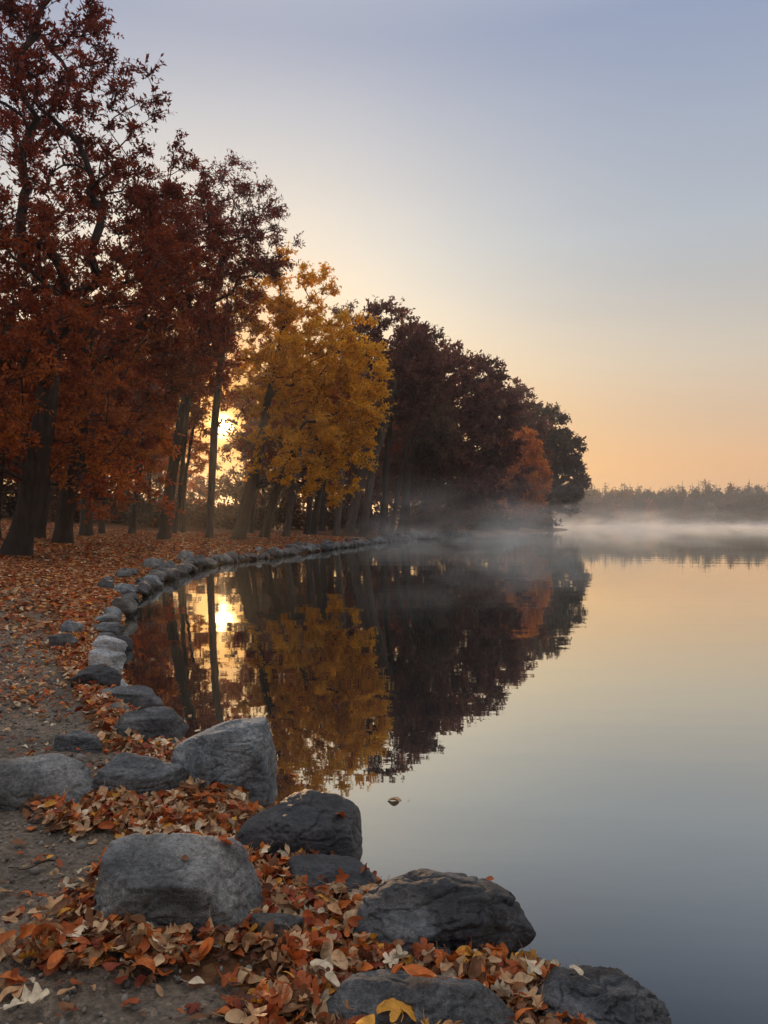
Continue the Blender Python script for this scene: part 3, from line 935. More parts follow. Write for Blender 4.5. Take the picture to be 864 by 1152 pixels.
def solve_d(py, x_px):
    """distance where the ground is seen at a photo pixel"""
    lo, hi = 1.2, 400.0
    for _ in range(50):
        mid = (lo + hi) / 2
        z = gz((x_px - CX) / F * mid, mid)
        y = HY + (CZ - max(z, 0.0)) * F / mid
        if y > py: lo = mid
        else: hi = mid
    return (lo + hi) / 2


RM = {
    'grey': rock_mat('grey_granite', srgb(84, 84, 84), srgb(120, 120, 119), srgb(152, 150, 147), 1.0, layers=.1),
    'slate': rock_mat('slate_grey', srgb(70, 71, 73), srgb(96, 97, 99), srgb(128, 128, 128), 1.0, layers=.3),
    'wet': rock_mat('dark_wet_stone', srgb(38, 39, 43), srgb(56, 57, 62), srgb(86, 86, 90), 1.0, rough=.5, spec=.5),
    'pitted': rock_mat('dark_pitted_stone', srgb(42, 43, 46), srgb(70, 71, 75), srgb(114, 114, 116), 1.0, rough=.6, pits=.5),
    'pale': rock_mat('pale_stone', srgb(140, 142, 144), srgb(184, 186, 187), srgb(214, 214, 212), 1.0, layers=.1),
    'blue': rock_mat('bluish_granite', srgb(88, 93, 98), srgb(130, 136, 140), srgb(166, 169, 170), 1.0),
}


def place_rock(name, label, x0, x1, ytop, ybot, mat, planes=None, depth=0.8, seed=1, sub=5, hfac=1.0, yaw=0.0, crisp=16, rough=.045, cat='rock',
               group=None, lump=.10, dfix=None, landmark=None, dz=0.0):
    cx = (x0 + x1) / 2
    d = dfix or solve_d(ybot, cx)
    w = (x1 - x0) / F * d
    D = w * depth
    tanv = (ybot - HY) / F
    z0 = max(gz((cx - CX) / F * d, d), 0.0)
    hv = (ybot - ytop) / F * (d + D * .5)
    H = max(0.22 * w, (hv - D * tanv * 0.62)) * hfac
    dc = d + D * 0.46
    w *= dc / d * 1.07
    x = (cx - CX) / F * dc
    hz = H * 0.5 + 0.09 * w + 0.03
    q, f = rock_mesh((w / 2, D / 2, hz), planes, seed, sub, crisp, rough, lump=lump)
    ca, sa = math.cos(yaw), math.sin(yaw)
    q = np.c_[q[:, 0] * ca - q[:, 1] * sa, q[:, 0] * sa + q[:, 1] * ca, q[:, 2]]
    ext = (q[:, 0].max() - q[:, 0].min())
    w0 = w
    q[:, 0] *= w / ext; shx = -(q[:, 0].max() + q[:, 0].min()) / 2; q[:, 0] += shx
    o = link(name, mesh_from(name, q, f, [RM[mat]], smooth_shade=True))
    o.location = (x, dc, z0 + H - q[:, 2].max() + dz)
    tag(o, label, cat, group)
    q4, f4 = rock_mesh((w0 / 2, D / 2, hz), planes, seed, 4, crisp, rough, lump=lump)
    q4 = np.c_[q4[:, 0] * ca - q4[:, 1] * sa, q4[:, 0] * sa + q4[:, 1] * ca, q4[:, 2]]
    q4[:, 0] *= w / ext; q4[:, 0] += shx
    q4 = q4 + np.array(o.location)
    bv = BVHTree.FromPolygons([tuple(v) for v in q4], [tuple(t) for t in f4.tolist()])
    ROCKS.append((o, np.array([x, dc]), w / 2, landmark or label, bv))
    return o


BOX = lambda top, front, left, right, back: [tuple(top), tuple(front), tuple(left), tuple(right), tuple(back)]
G = 'large boulders of the near bank'
place_rock('boulder', 'big grey boulder with slanting flat top, nearest whole rock, ringed by tan leaves', 101, 292, 943, 1066, 'grey',
           [(.03, -.20, 1, .62), (0.10, -1, -.06, .74), (-1, -.30, .12, .82), (.95, -.25, .50, .80), (.1, 1, .3, .85), (.75, -.85, .25, .92), (-.75, -.75, .5, .86)],
           depth=.72, seed=3, sub=6, crisp=55, lump=.035, landmark='the big flat-topped boulder', group=G)
place_rock('boulder', 'low rounded grey boulder cut off by the left picture edge', -40, 118, 846, 914, 'grey',
           [(.12, -.1, 1, .85), (-.6, -.1, 1, .95)], depth=.7, seed=8, sub=6, crisp=9, landmark='the left-edge boulder', group=G)
place_rock('boulder', 'flat topped grey slab rock behind the big flat boulder, leaves along its front', 106, 216, 850, 908, 'slate',
           [(.12, -.12, 1, .62), (.1, -1, .1, .8), (-1, 0, .5, .9), (.9, -.4, .2, .9)], depth=.75, seed=15, sub=6, crisp=26, lump=.05, landmark='the flat grey slab', group=G)
place_rock('boulder', 'upright bluish granite boulder with a bright sheer face at the water edge', 194, 306, 818, 897, 'blue',
           [(-.42, .05, 1, .62), (.30, -1, .28, .62), (-.65, -1, .45, .72), (1, -.1, .12, .86), (-.9, .2, .6, .9), (0, 1, .2, .9)], depth=.72, seed=21, sub=6, crisp=28, lump=.05,
           landmark='the upright bluish boulder', group=G, hfac=1.15)
place_rock('boulder', 'dark blue black wet boulder with a ridge sloping to the water', 260, 403, 892, 977, 'wet',
           [(.42, -.25, 1, .60), (-.40, -.15, 1, .66), (.35, -1, .3, .72), (-.5, -1, .55, .8), (1, -.2, .3, .88)], depth=.7, seed=34, sub=6, crisp=22, lump=.07,
           landmark='the dark ridged boulder', group=G)
place_rock('boulder', 'big dark pitted rounded boulder standing in the lake edge', 404, 592, 976, 1088, 'pitted',
           [(.05, -.1, 1, .78), (.6, -.5, .5, .92), (-.5, -.6, .5, .92)], depth=.78, seed=45, sub=6, crisp=7, rough=.06, landmark='the big dark pitted boulder', group=G)
place_rock('boulder', 'broad slate slab at the bottom picture edge with a yellow star leaf on it', 362, 578, 1100, 1190, 'slate',
           [(.05, -.15, 1, .7), (0, -1, .4, .85)], depth=.7, seed=52, sub=6, crisp=8, landmark='the bottom slate slab', group=G)
place_rock('boulder', 'rugged dark boulder at the bottom right, rightmost rock by the water', 594, 748, 1092, 1185, 'pitted',
           [(.12, -.2, 1, .72), (.8, -.3, .6, .86), (-.7, -.3, .8, .8)], depth=.8, seed=61, sub=6, crisp=9, rough=.085, landmark='the rugged rightmost boulder', group=G)
place_rock('stone', 'low flat dark slab between the ridged boulder and the pitted boulder', 318, 420, 966, 1012, 'wet', [(.1, -.1, 1, .6)], depth=.7, seed=70, landmark='the low dark slab', group=G)
place_rock('stone', 'small slate stone half buried in leaves below the pitted boulder', 446, 516, 1062, 1096, 'slate', [(.05, -.1, 1, .6)], depth=.6, seed=74, landmark='the small half-buried slate')
place_rock('stone', 'worn grey stone nearly buried in leaves right of the big flat boulder', 284, 348, 1024, 1070, 'slate', [(.05, -.1, 1, .5)], depth=.8, seed=77, landmark='the nearly buried grey stone')
place_rock('stone', 'low slate slab sunk in the gravel above the left edge boulder', 60, 124, 822, 848, 'slate', [(.15, -.1, 1, .5)], depth=.6, seed=80, landmark='the sunken gravel slab')
place_rock('stone', 'angular slate block with a dark crack across it, beside the water', 126, 207, 796, 838, 'slate',
           [(.1, -.2, 1, .6), (.2, -1, .15, .75), (1, -.3, .2, .85), (-1, -.1, .6, .85)], depth=.7, seed=83, crisp=26, lump=.05, landmark='the cracked slate block')
place_rock('stone', 'long flat slab with dark underside just beyond the cracked block', 108, 184, 772, 804, 'slate', [(.1, -.15, 1, .5), (.3, -1, 0, .7)], depth=.6, seed=86, landmark='the long flat slab')
place_rock('stone', 'little grey stone wedged in leaves at the left of the cracked block', 104, 150, 790, 806, 'grey', [(0, -.1, 1, .5)], depth=.6, seed=88, sub=4, landmark='the little wedged stone')
place_rock('stone', 'dark slanted slab leaning by the white boulder', 82, 134, 747, 778, 'wet', [(.35, -.2, 1, .5), (0, -1, .2, .8)], depth=.7, seed=91, landmark='the dark slanted slab')
place_rock('stone', 'small whitish stone at the foot of the white boulder', 120, 144, 762, 782, 'pale', depth=.8, seed=93, sub=4, landmark='the small whitish stone')
place_rock('boulder', 'bright white boulder, lower one of the white pair', 101, 141, 736, 768, 'pale', [(.15, -.3, 1, .8), (.5, -1, .3, .8)], depth=.62, seed=95, crisp=12, hfac=1.25, landmark='the lower white boulder')
place_rock('boulder', 'bright white rounded boulder, upper one of the white pair', 105, 142, 722, 748, 'pale', [(.1, -.2, 1, .8), (-.5, -1, .3, .8)], depth=.6, seed=97, crisp=12, hfac=1.3, landmark='the upper white boulder')
place_rock('stone', 'brownish grey stone just beyond the white boulders', 106, 134, 711, 729, 'slate', depth=.8, seed=99, sub=4, landmark='the brownish stone')
place_rock('stone', 'dark stone in the water beside the white pair', 126, 150, 714, 732, 'wet', depth=.8, seed=101, sub=4, landmark='the dark water stone')
place_rock('stone', 'layered slate slab, lower of two stacked past the white boulders', 95, 138, 699, 719, 'slate', [(.1, -.1, 1, .5)], depth=.7, seed=103, sub=4, rough=.07, landmark='the lower layered slab')
place_rock('stone', 'layered slate slab, upper of two stacked past the white boulders', 96, 134, 690, 706, 'grey', [(.1, -.1, 1, .5)], depth=.7, seed=105, sub=4, rough=.07, landmark='the upper layered slab')
place_rock('stone', 'bluish flat stone lying in the path edge, away from the water', 68, 94, 697, 718, 'blue', [(.3, -.1, 1, .4)], depth=.7, seed=107, sub=4, landmark='the bluish path stone')
place_rock('stone', 'dull flat stone sunk in the path below the bluish one', 56, 86, 712, 732, 'slate', [(.2, -.1, 1, .4)], depth=.7, seed=109, sub=4, landmark='the dull path stone')
place_rock('stone', 'light grey egg shaped stone above the layered slabs', 115, 136, 682, 700, 'blue', depth=.8, seed=111, sub=4, landmark='the egg shaped stone')
place_rock('stone', 'pale topped stone with dark base, past the egg shaped one', 128, 154, 670, 694, 'grey', [(.3, -.2, 1, .7)], depth=.8, seed=113, sub=4, landmark='the pale topped stone')

# the curved rock edging that runs on along the bank to the misty point
ORD = ['first', 'second', 'third', 'fourth', 'fifth', 'sixth', 'seventh', 'eighth', 'ninth']
def ordinal(n):
    if n <= 9: return ORD[n - 1]
    teens = {10: 'tenth', 11: 'eleventh', 12: 'twelfth', 13: 'thirteenth', 14: 'fourteenth', 15: 'fifteenth', 16: 'sixteenth', 17: 'seventeenth', 18: 'eighteenth', 19: 'nineteenth'}
    if n in teens: return teens[n]
    if n > 99: return 'hundred-and-' + (ordinal(n - 100) if n > 100 else 'zeroth')
    tens = {2: 'twent', 3: 'thirt', 4: 'fort', 5: 'fift', 6: 'sixt', 7: 'sevent', 8: 'eight', 9: 'ninet'}[n // 10]
    return tens + 'ieth' if n % 10 == 0 else tens + 'y-' + ORD[n % 10 - 1]
seg = np.linalg.norm(np.diff(SHORE, axis=0), axis=1)
cum = np.concatenate([[0], np.cumsum(seg)])
i0 = int(np.argmin(np.linalg.norm(SHORE - np.array([(150 - CX) / F * 14.6, 14.6]), axis=1)))
rk = np.random.default_rng(77)
s_at = cum[i0] + 0.3
cnt = {0: 0, 1: 0}
end = cum[int(np.argmin(np.linalg.norm(SHORE - np.array(wl[-3]), axis=1)))]
SHAPES = {}
while s_at < end:
    k = np.searchsorted(cum, s_at) - 1
    t = (s_at - cum[k]) / seg[k]
    p = SHORE[k] * (1 - t) + SHORE[k + 1] * t
    tv_ = unit(SHORE[k + 1] - SHORE[k]); nv = sgn * np.array([tv_[1], -tv_[0]])
    dd = np.hypot(*p)
    size = rk.uniform(.38, .72) if dd < 22 else rk.uniform(.58, 1.08) if dd < 60 else rk.uniform(1.0, 1.8)
    for row in (0, 1):
        if row == 1 and (rk.uniform() < .5 or dd > 60): continue
        pos = p + nv * ((0.12 if row == 0 else 0.72) + rk.uniform(-.12, .14)) + tv_ * rk.uniform(-.1, .1)
        sz = size * (1 if row == 0 else .8)
        key = int(rk.integers(0, 12))
        mk = ['grey', 'slate', 'wet', 'slate', 'blue', 'wet', 'grey', 'slate', 'grey', 'slate', 'slate', 'wet'][key]
        sub = 5 if dd < 20 else 4
        if (key, sub) not in SHAPES:
            q, f = rock_mesh((.5, rk.uniform(.32, .44), rk.uniform(.19, .29)), None, 300 + key, sub, 22, .05, lump=.10)
            SHAPES[(key, sub)] = mesh_from('stone', q, f, [RM[mk]], smooth_shade=True)
        o = link('stone', SHAPES[(key, sub)])
        g0 = max(gz(*pos), 0)
        o.location = (pos[0], pos[1], g0 + 0.10 * sz + (.03 if row == 0 else 0.02))
        o.scale = (sz, sz * rk.uniform(.85, 1.1), sz * rk.uniform(.85, 1.25))
        o.rotation_euler = (rk.uniform(-.2, .2), rk.uniform(-.2, .2), math.atan2(tv_[1], tv_[0]) + rk.uniform(-.6, .6) + math.pi * (rk.uniform() < .5))
        cnt[row] += 1
        tone = {'grey': 'grey', 'slate': 'slate', 'blue': 'bluish', 'wet': 'dark', 'pale': 'pale'}[mk]
        ref = 'the layered slabs'
        tag(o, ('%s edging stone at the waterline, %s along it past %s' if row == 0 else '%s edging stone in the landward row, %s along it past %s') % (tone, ordinal(cnt[row]), ref),
            'rock', 'rock edging along the curved bank')
    s_at += size * rk.uniform(.78, .98)
# a spit of flat stones at the point

# ------------------------------------------------------------------ fallen leaves
def outline(kind, n=26):
    th = np.linspace(0, 2 * np.pi, n, endpoint=False)      # 0 = tip
    if kind == 'oval':
        cc = np.cos(th)
        y = .5 * cc
        x = .29 * np.sin(th) * (1 - .22 * cc) * (1 - .32 * np.clip(cc, 0, 1) ** 4)
    elif kind == 'lance':
        cc = np.cos(th)
        y = .54 * cc
        x = .17 * np.sin(th) * (1 - .20 * cc) * (1 - .45 * np.clip(cc, 0, 1) ** 4)
    elif kind == 'maple':
        lob = np.abs(np.cos(th * 2.5)) ** 0.9
        env = 0.52 + 0.12 * np.cos(th)
        r = env * (0.42 + 0.60 * lob) * (1 - .35 * (np.abs(th - np.pi) < .35)) + 0.03 * np.cos(th * 13)
        x, y = r * np.sin(th) * 1.05, r * np.cos(th)
    else:                                                   # oak
        y = np.cos(th) * .5
        wv = 0.30 * np.sqrt(np.clip(1 - (2 * y) ** 2, 0, 1)) * (0.66 + 0.34 * np.cos(y * 25)) * (1 + .35 * (y > -.1))
        x = np.sign(np.sin(th)) * wv
    return np.c_[x, y]


def leaf_mesh(kind, seed, n=26, stem=True, rings=(0.5, 1.0)):
    r = np.random.default_rng(seed)
    o = outline(kind, n)
    V = [np.zeros((1, 2))] + [o * k for k in rings]
    v2 = np.concatenate(V)
    x, y = v2[:, 0], v2[:, 1]
    z = r.normal(0, .18) * y * y * 4 * .5 + .06 * np.abs(x) * 2 + 0.05 * np.sin(x * 9 + r.uniform(0, 6)) * np.cos(y * 8 + r.uniform(0, 6)) + r.normal(0, .5) * x * y
    kap = r.uniform(.3, 3.0) * (1 if r.uniform() < .75 else -1)
    z = z + (1 - np.cos(kap * x)) / kap
    x = np.sin(kap * x) / kap
    k2 = r.uniform(-1.5, 1.5)
    z = z + (1 - np.cos(k2 * y)) / k2 if abs(k2) > .2 else z
    v = np.c_[x, y, z]
    tris = [[0, 1 + (i + 1) % n, 1 + i] for i in range(n)]
    quads_ = []
    for k in range(len(rings) - 1):
        a, b = 1 + k * n, 1 + (k + 1) * n
        quads_ += [[a + i, a + (i + 1) % n, b + (i + 1) % n, b + i] for i in range(n)]
    if stem:
        m_ = len(v)
        bs = v[1 + (len(rings) - 1) * n + n // 2]
        L = r.uniform(.35, .6)
        pts = np.array([bs + [0, .05, 0], bs + [r.normal(0, .05), -L * .5, r.uniform(0, .10)], bs + [r.normal(0, .15), -L, r.uniform(0, .2)]])
        off = np.array([[.012, 0, 0], [-.006, 0, .011], [-.006, 0, -.011]])
        v = np.concatenate([v] + [p + off for p in pts])
        for k in range(2):
            for i in range(3):
                quads_.append([m_ + k * 3 + i, m_ + k * 3 + (i + 1) % 3, m_ + (k + 1) * 3 + (i + 1) % 3, m_ + (k + 1) * 3 + i])
    return v, np.array(tris), np.array(quads_) if quads_ else np.zeros((0, 4), int)


def fallen_mat(name, col=None):
    m, nt, out = new_mat(name)
    tc = N(nt, 'TexCoord')
    g = N(nt, 'NewGeometry')
    n1 = N(nt, 'TexNoise', i_Scale=38.0, i_Detail=4.0, i_Roughness=0.6)
    nt.links.new(g.outputs['Position'], n1.inputs['Vector'])
    r1 = ramp(nt, [(0.3, (.5, .46, .42)), (0.5, (1, 1, 1)), (0.72, (1.28, 1.22, 1.1))], n1.outputs[0])
    if col is None:
        at = N(nt, 'Attribute', attribute_name='tint')
        c = mixcol(nt, .8, at.outputs['Color'], r1.outputs[0], 'MULTIPLY')
    else:
        c = mixcol(nt, .8, tuple(col), r1.outputs[0], 'MULTIPLY')
        # midrib and side veins in the leaf's own frame
        wv = N(nt, 'TexWave', i_Scale=2.2, i_Distortion=1.2); wv.bands_direction = 'DIAGONAL'
        nt.links.new(tc.outputs['Object'], wv.inputs['Vector'])
        vr = ramp(nt, [(0.0, (.72, .7, .66)), (0.16, (1, 1, 1))], wv.outputs[0])
        c = mixcol(nt, .6, c, vr.outputs[0], 'MULTIPLY')
    b = N(nt, 'BsdfPrincipled', i_Roughness=0.62)
    b.inputs['Specular IOR Level'].default_value = 0.3
    nt.links.new(c, b.inputs['Base Color'])
    bp = N(nt, 'Bump', i_Strength=0.5, i_Distance=0.004); nt.links.new(n1.outputs[0], bp.inputs['Height']); nt.links.new(bp.outputs[0], b.inputs['Normal'])
    tr = N(nt, 'BsdfTranslucent'); nt.links.new(c, tr.inputs['Color'])
    mx = N(nt, 'MixShader', i_Fac=0.2)
    nt.links.new(b.outputs[0], mx.inputs[1]); nt.links.new(tr.outputs[0], mx.inputs[2])
    nt.links.new(mx.outputs[0], out.inputs[0])
    return m


LC = {'rust': srgb(164, 84, 42), 'brick red': srgb(132, 58, 36), 'orange': srgb(196, 108, 48), 'tan': srgb(186, 144, 104), 'pale cream': srgb(218, 200, 172),
      'brown': srgb(124, 84, 56), 'amber yellow': srgb(208, 148, 58), 'dark russet': srgb(90, 54, 38), 'buff': srgb(200, 166, 128)}
LCN = list(LC)
LCW = np.array([.20, .07, .12, .19, .07, .14, .05, .05, .11]); LCW /= LCW.sum()
LMAT = {k: fallen_mat('fallen_leaf_' + k.replace(' ', '_'), v * 1.12) for k, v in LC.items()}
LMAT_ALL = fallen_mat('leaf_litter_mixed')
LCV = np.array([LC[k] for k in LCN])


def in_poly(xy, poly):
    r = np.zeros(len(xy), bool)
    n = len(poly)
    for k in range(n):
        a, b = poly[k], poly[(k + 1) % n]
        if a[1] == b[1]: continue
        c = (a[1] > xy[:, 1]) != (b[1] > xy[:, 1])
        r ^= c & (xy[:, 0] < a[0] + (xy[:, 1] - a[1]) / (b[1] - a[1]) * (b[0] - a[0]))
    return r


# where the leaves lie thick, as drifts on the ground (outlines sketched on the photo, laid out on the bank)
def drift(px):
    out = []
    for x, y in px:
        d = solve_d(y, x)
        out.append(((x - CX) / F * d, d))
    return out


DRIFTS = [drift(p) for p in (
    [(92, 892), (140, 872), (215, 838), (302, 897), (272, 915), (335, 965), (425, 1005), (432, 1045), (605, 1090), (735, 1150), (640, 1215), (262, 1215),
     (292, 1120), (285, 1072), (240, 1062), (180, 1078), (100, 1062), (98, 1010), (150, 946), (60, 938), (28, 912)],
    [(12, 1085), (95, 1000), (110, 1062), (200, 1075), (262, 1066), (262, 1082), (190, 1112), (120, 1105), (40, 1100)],
    [(70, 775), (108, 745), (152, 792), (218, 834), (110, 872), (82, 842), (132, 832), (100, 800)],
    [(60, 708), (110, 640), (190, 632), (262, 612), (146, 682), (110, 720), (108, 746), (80, 772), (66, 742)])]
BARE = drift([(150, 1100), (262, 1075), (292, 1075), (288, 1130), (250, 1180), (120, 1180)])


def litter_density(xy):
    s = shore_s(xy)
    p3 = np.c_[xy, np.zeros(len(xy))]
    n = fbm(p3, 2.2, 3, 55)
    d = np.hypot(xy[:, 0], xy[:, 1])
    den = 0.05 + 0.10 * smooth(.0, .5, n) + 0.06 * smooth(5, 9, d)
    for pl in DRIFTS:
        ip = in_poly(xy + 0.06 * np.c_[fbm(p3, 6, 2, 60), fbm(p3, 6, 2, 61)], pl)
        den = np.where(ip, np.maximum(den, 1.0), den)
    den = np.where(in_poly(xy, BARE), np.minimum(den, .10), den)
    far_ = smooth(9.5, 17, d + 2.0 * n)
    den = np.maximum(den, far_ * 0.95)
    onp = (s > path_inner(d) + .12 + .28 * n) & (s < 4.2) & (d < 18 + 5 * n) & (d > 2.9) & ~in_poly(xy, DRIFTS[0])
    den = np.where(onp, np.minimum(den, .07 + .10 * smooth(9, 15, d) + .16 * smooth(.1, .5, n)), den)
    den = np.where(s < 0.04, 0, den)
    return den, s


def rock_hit(x, y, z0, slack=0.0):
    """height of the stone under (x, y), or None when there is none above the ground"""
    for o, c, r, lm, bv in ROCKS:
        if abs(x - c[0]) < r * 1.3 + .3 and abs(y - c[1]) < r * 1.3 + .3:
            h = bv.ray_cast(Vector((x, y, 3.0)), Vector((0, 0, -1)))
            if h[0] is not None and h[0].z > z0 - 0.004:
                return h[0].z, h[1], lm
    return None


rl = np.random.default_rng(2024)
# --- near leaves
cand = 46000
ry = np.sqrt(rl.uniform(1.55 ** 2, 9.5 ** 2, cand))
wx = 0.60
rx_ = rl.uniform(-wx, wx, cand) * ry
xy = np.c_[rx_, ry]
den, s_ = litter_density(xy)
area_w = 2 * wx * (9.5 ** 2 - 1.55 ** 2) / 2 / cand
rate = np.where(ry < 4.2, 2400, np.where(ry < 6.5, 1250, 950)) * area_w
n_each = rl.poisson(np.clip(rate * den, 0, 8))
xy = np.repeat(xy, n_each, 0)
dens = np.repeat(den, n_each)
xy = xy + rl.normal(0, .03, xy.shape)
keep = shore_s(xy) > 0.03
xy, dens = xy[keep], dens[keep]
gzs = ground_z(xy)
LEAVES = []
KINDS_ = ['oval', 'maple', 'oak', 'lance']
for (x, y), dn, g0 in zip(xy, dens, gzs):
    h = rock_hit(x, y, g0)
    if h is not None:
        if h[1].z > 0.72 and rl.uniform() < 0.006:
            z = h[0] + .006
        else:
            continue
        pile = 0
    else:
        pile = (0.06 if dn > .8 else 0.006)
        z = g0 + 0.010 + pile * rl.uniform() ** 1.3
    big = (rl.uniform(.030, .060) if rl.uniform() < .8 else rl.uniform(.05, .072)) if dn > .8 else rl.uniform(.024, .052)
    kind = KINDS_[rl.choice(4, p=[.50, .17, .12, .21])]
    col = int(rl.choice(len(LCN), p=LCW))
    tilt = rl.normal(0, .50 if dn > .8 else .2, 2)
    LEAVES.append([x, y, z, big, kind, col, rl.uniform(0, 6.283), tilt[0], tilt[1], h is not None])
# hand placed ones that the photo shows plainly
def on_rock(px, py, ri, size, kind, col, rot):
    o, c, r, lm, bv = ROCKS[ri]
    v = Vector(P(px, py, 1.0)) - Vector((0, 0, CZ))
    h = bv.ray_cast(Vector((0, 0, CZ)), v.normalized())
    if h[0] is None: return
    LEAVES.append([h[0].x, h[0].y, h[0].z + .012, size, kind, LCN.index(col), rot, .1, .15, True])
on_rock(450, 1141, 6, .10, 'maple', 'amber yellow', .3)
on_rock(470, 1106, 6, .085, 'oval', 'orange', 1.2)
on_rock(648, 1098, 7, .04, 'oval', 'pale cream', .6)
def on_ground(px, py, size, kind, col, rot):
    d = solve_d(py, px); x = (px - CX) / F * d
    LEAVES.append([x, d, gz(x, d) + .02, size, kind, LCN.index(col), rot, .05, .1, False])
on_ground(30, 1140, .095, 'oak', 'pale cream', -1.0)
on_ground(256, 1112, .07, 'maple', 'rust', .4)
on_ground(254, 1150, .06, 'oval', 'orange', 1.4)
on_ground(8, 1110, .08, 'lance', 'orange', 1.5)
on_ground(30, 1082, .06, 'oval', 'pale cream', 1.9)
on_ground(18, 1085, .05, 'oval', 'tan', .9)

proto, protoL = {}, {}
for kd in KINDS_:
    for v_ in range(5):
        proto[(kd, v_)] = leaf_mesh(kd, 900 + v_ * 7 + KINDS_.index(kd), 40, True)
        protoL[(kd, v_)] = leaf_mesh(kd, 900 + v_ * 7 + KINDS_.index(kd), 16, False, (1.0,))


def euler_mat(rz, rx2, ry2):
    cz_, sz_ = math.cos(rz), math.sin(rz); cx_, sx_ = math.cos(rx2), math.sin(rx2); cy_, sy_ = math.cos(ry2), math.sin(ry2)
    Rz = np.array([[cz_, -sz_, 0], [sz_, cz_, 0], [0, 0, 1]])
    Rx = np.array([[1, 0, 0], [0, cx_, -sx_], [0, sx_, cx_]])
    Ry = np.array([[cy_, 0, sy_], [0, 1, 0], [-sy_, 0, cy_]])
    return Rz @ Ry @ Rx          # Blender XYZ order is Rz Ry Rx


inframe = lambda x, y, z: abs(x / y) < 0.5 and (CZ - z) / y * F + HY < 1148
scored = []
for i, L in enumerate(LEAVES):
    x, y, z = L[:3]
    if inframe(x, y, z):
        top = (z - gz(x, y)) if y < 3.6 else 0
        hand = i >= len(LEAVES) - 9
        scored.append((L[3] / y * (1 + (4 if hand else 0)) + 0.10 * top * (y < 3.6), i))
scored.sort(reverse=True)
single = [i for _, i in scored[:290]]
single_set = set(single)
# label every single leaf by colour, shape, curl and the stone beside it
KN = {'oval': 'oval', 'maple': 'lobed', 'oak': 'wavy-edged oak', 'lance': 'narrow pointed'}
LM, seen = {}, {}
side_words = lambda dx, dy, r: ('in front of' if dy < -r * .5 and abs(dx) < r * 1.1 else 'behind' if dy > r * .5 and abs(dx) < r * 1.1 else 'left of' if dx < 0 else 'right of')
info = []
for i in single:
    x, y = LEAVES[i][:2]
    best = min(ROCKS, key=lambda r: max(0, math.hypot(x - r[1][0], y - r[1][1]) - r[2]))
    dx, dy = x - best[1][0], y - best[1][1]
    sw = 'on top of' if LEAVES[i][9] else side_words(dx, dy, best[2])
    ds = math.hypot(dx, dy)
    sizew = 'large' if LEAVES[i][3] > .066 else 'small' if LEAVES[i][3] < .046 else 'mid-sized'
    info.append((i, (sizew, LCN[LEAVES[i][5]], KN[LEAVES[i][4]], sw, best[3]), ds))
byk = {}
for i, k, ds in info: byk.setdefault(k, []).append((ds, i))
lab_of = {}
for k, lst in byk.items():
    lst.sort()
    for n_, (ds, i) in enumerate(lst):
        rank = '' if len(lst) == 1 else (', closest one' if n_ == 0 else ', %s closest' % ordinal(n_ + 1))
        lab_of[i] = ('%s %s %s leaf %s %s%s' % (k[0], k[1], k[2], k[3], k[4], rank)).replace(' ,', ',')
MESHES = {}
for i in single:
    x, y, z, sz, kd, col, rz, tx, ty, onr = LEAVES[i]
    v_ = i % 5
    key = (kd, v_, col)
    if key not in MESHES:
        v, t, q = proto[(kd, v_)]
        MESHES[key] = mesh_from('fallen_leaf', v, [t, q], [LMAT[LCN[col]]], smooth_shade=True)
    o = link('fallen_leaf', MESHES[key])
    o.location = (x, y, z + sz * .10)
    o.rotation_euler = (tx, ty, rz)
    o.scale = (sz * 1.15,) * 3
    tag(o, lab_of[i], 'leaf', 'fallen leaves on the near bank')
VV, TT, CC, off = [], [], [], 0
QQ, CQ = [], []
for i, L in enumerate(LEAVES):
    if i in single_set: continue
    x, y, z, sz, kd, col, rz, tx, ty, onr = L
    v, t, q = (proto if y < 3.6 else protoL)[(kd, i % 5)]
    w = (v * sz * 1.15) @ euler_mat(rz, tx, ty).T + np.array([x, y, z + sz * .10])
    VV.append(w); TT.append(t + off); off += len(v)
    c = LCV[col] * rl.uniform(.8, 1.4)
    CC.append(np.repeat(c[None], len(t), 0))
    if len(q):
        QQ.append(q + off - len(v)); CQ.append(np.repeat(c[None], len(q), 0))
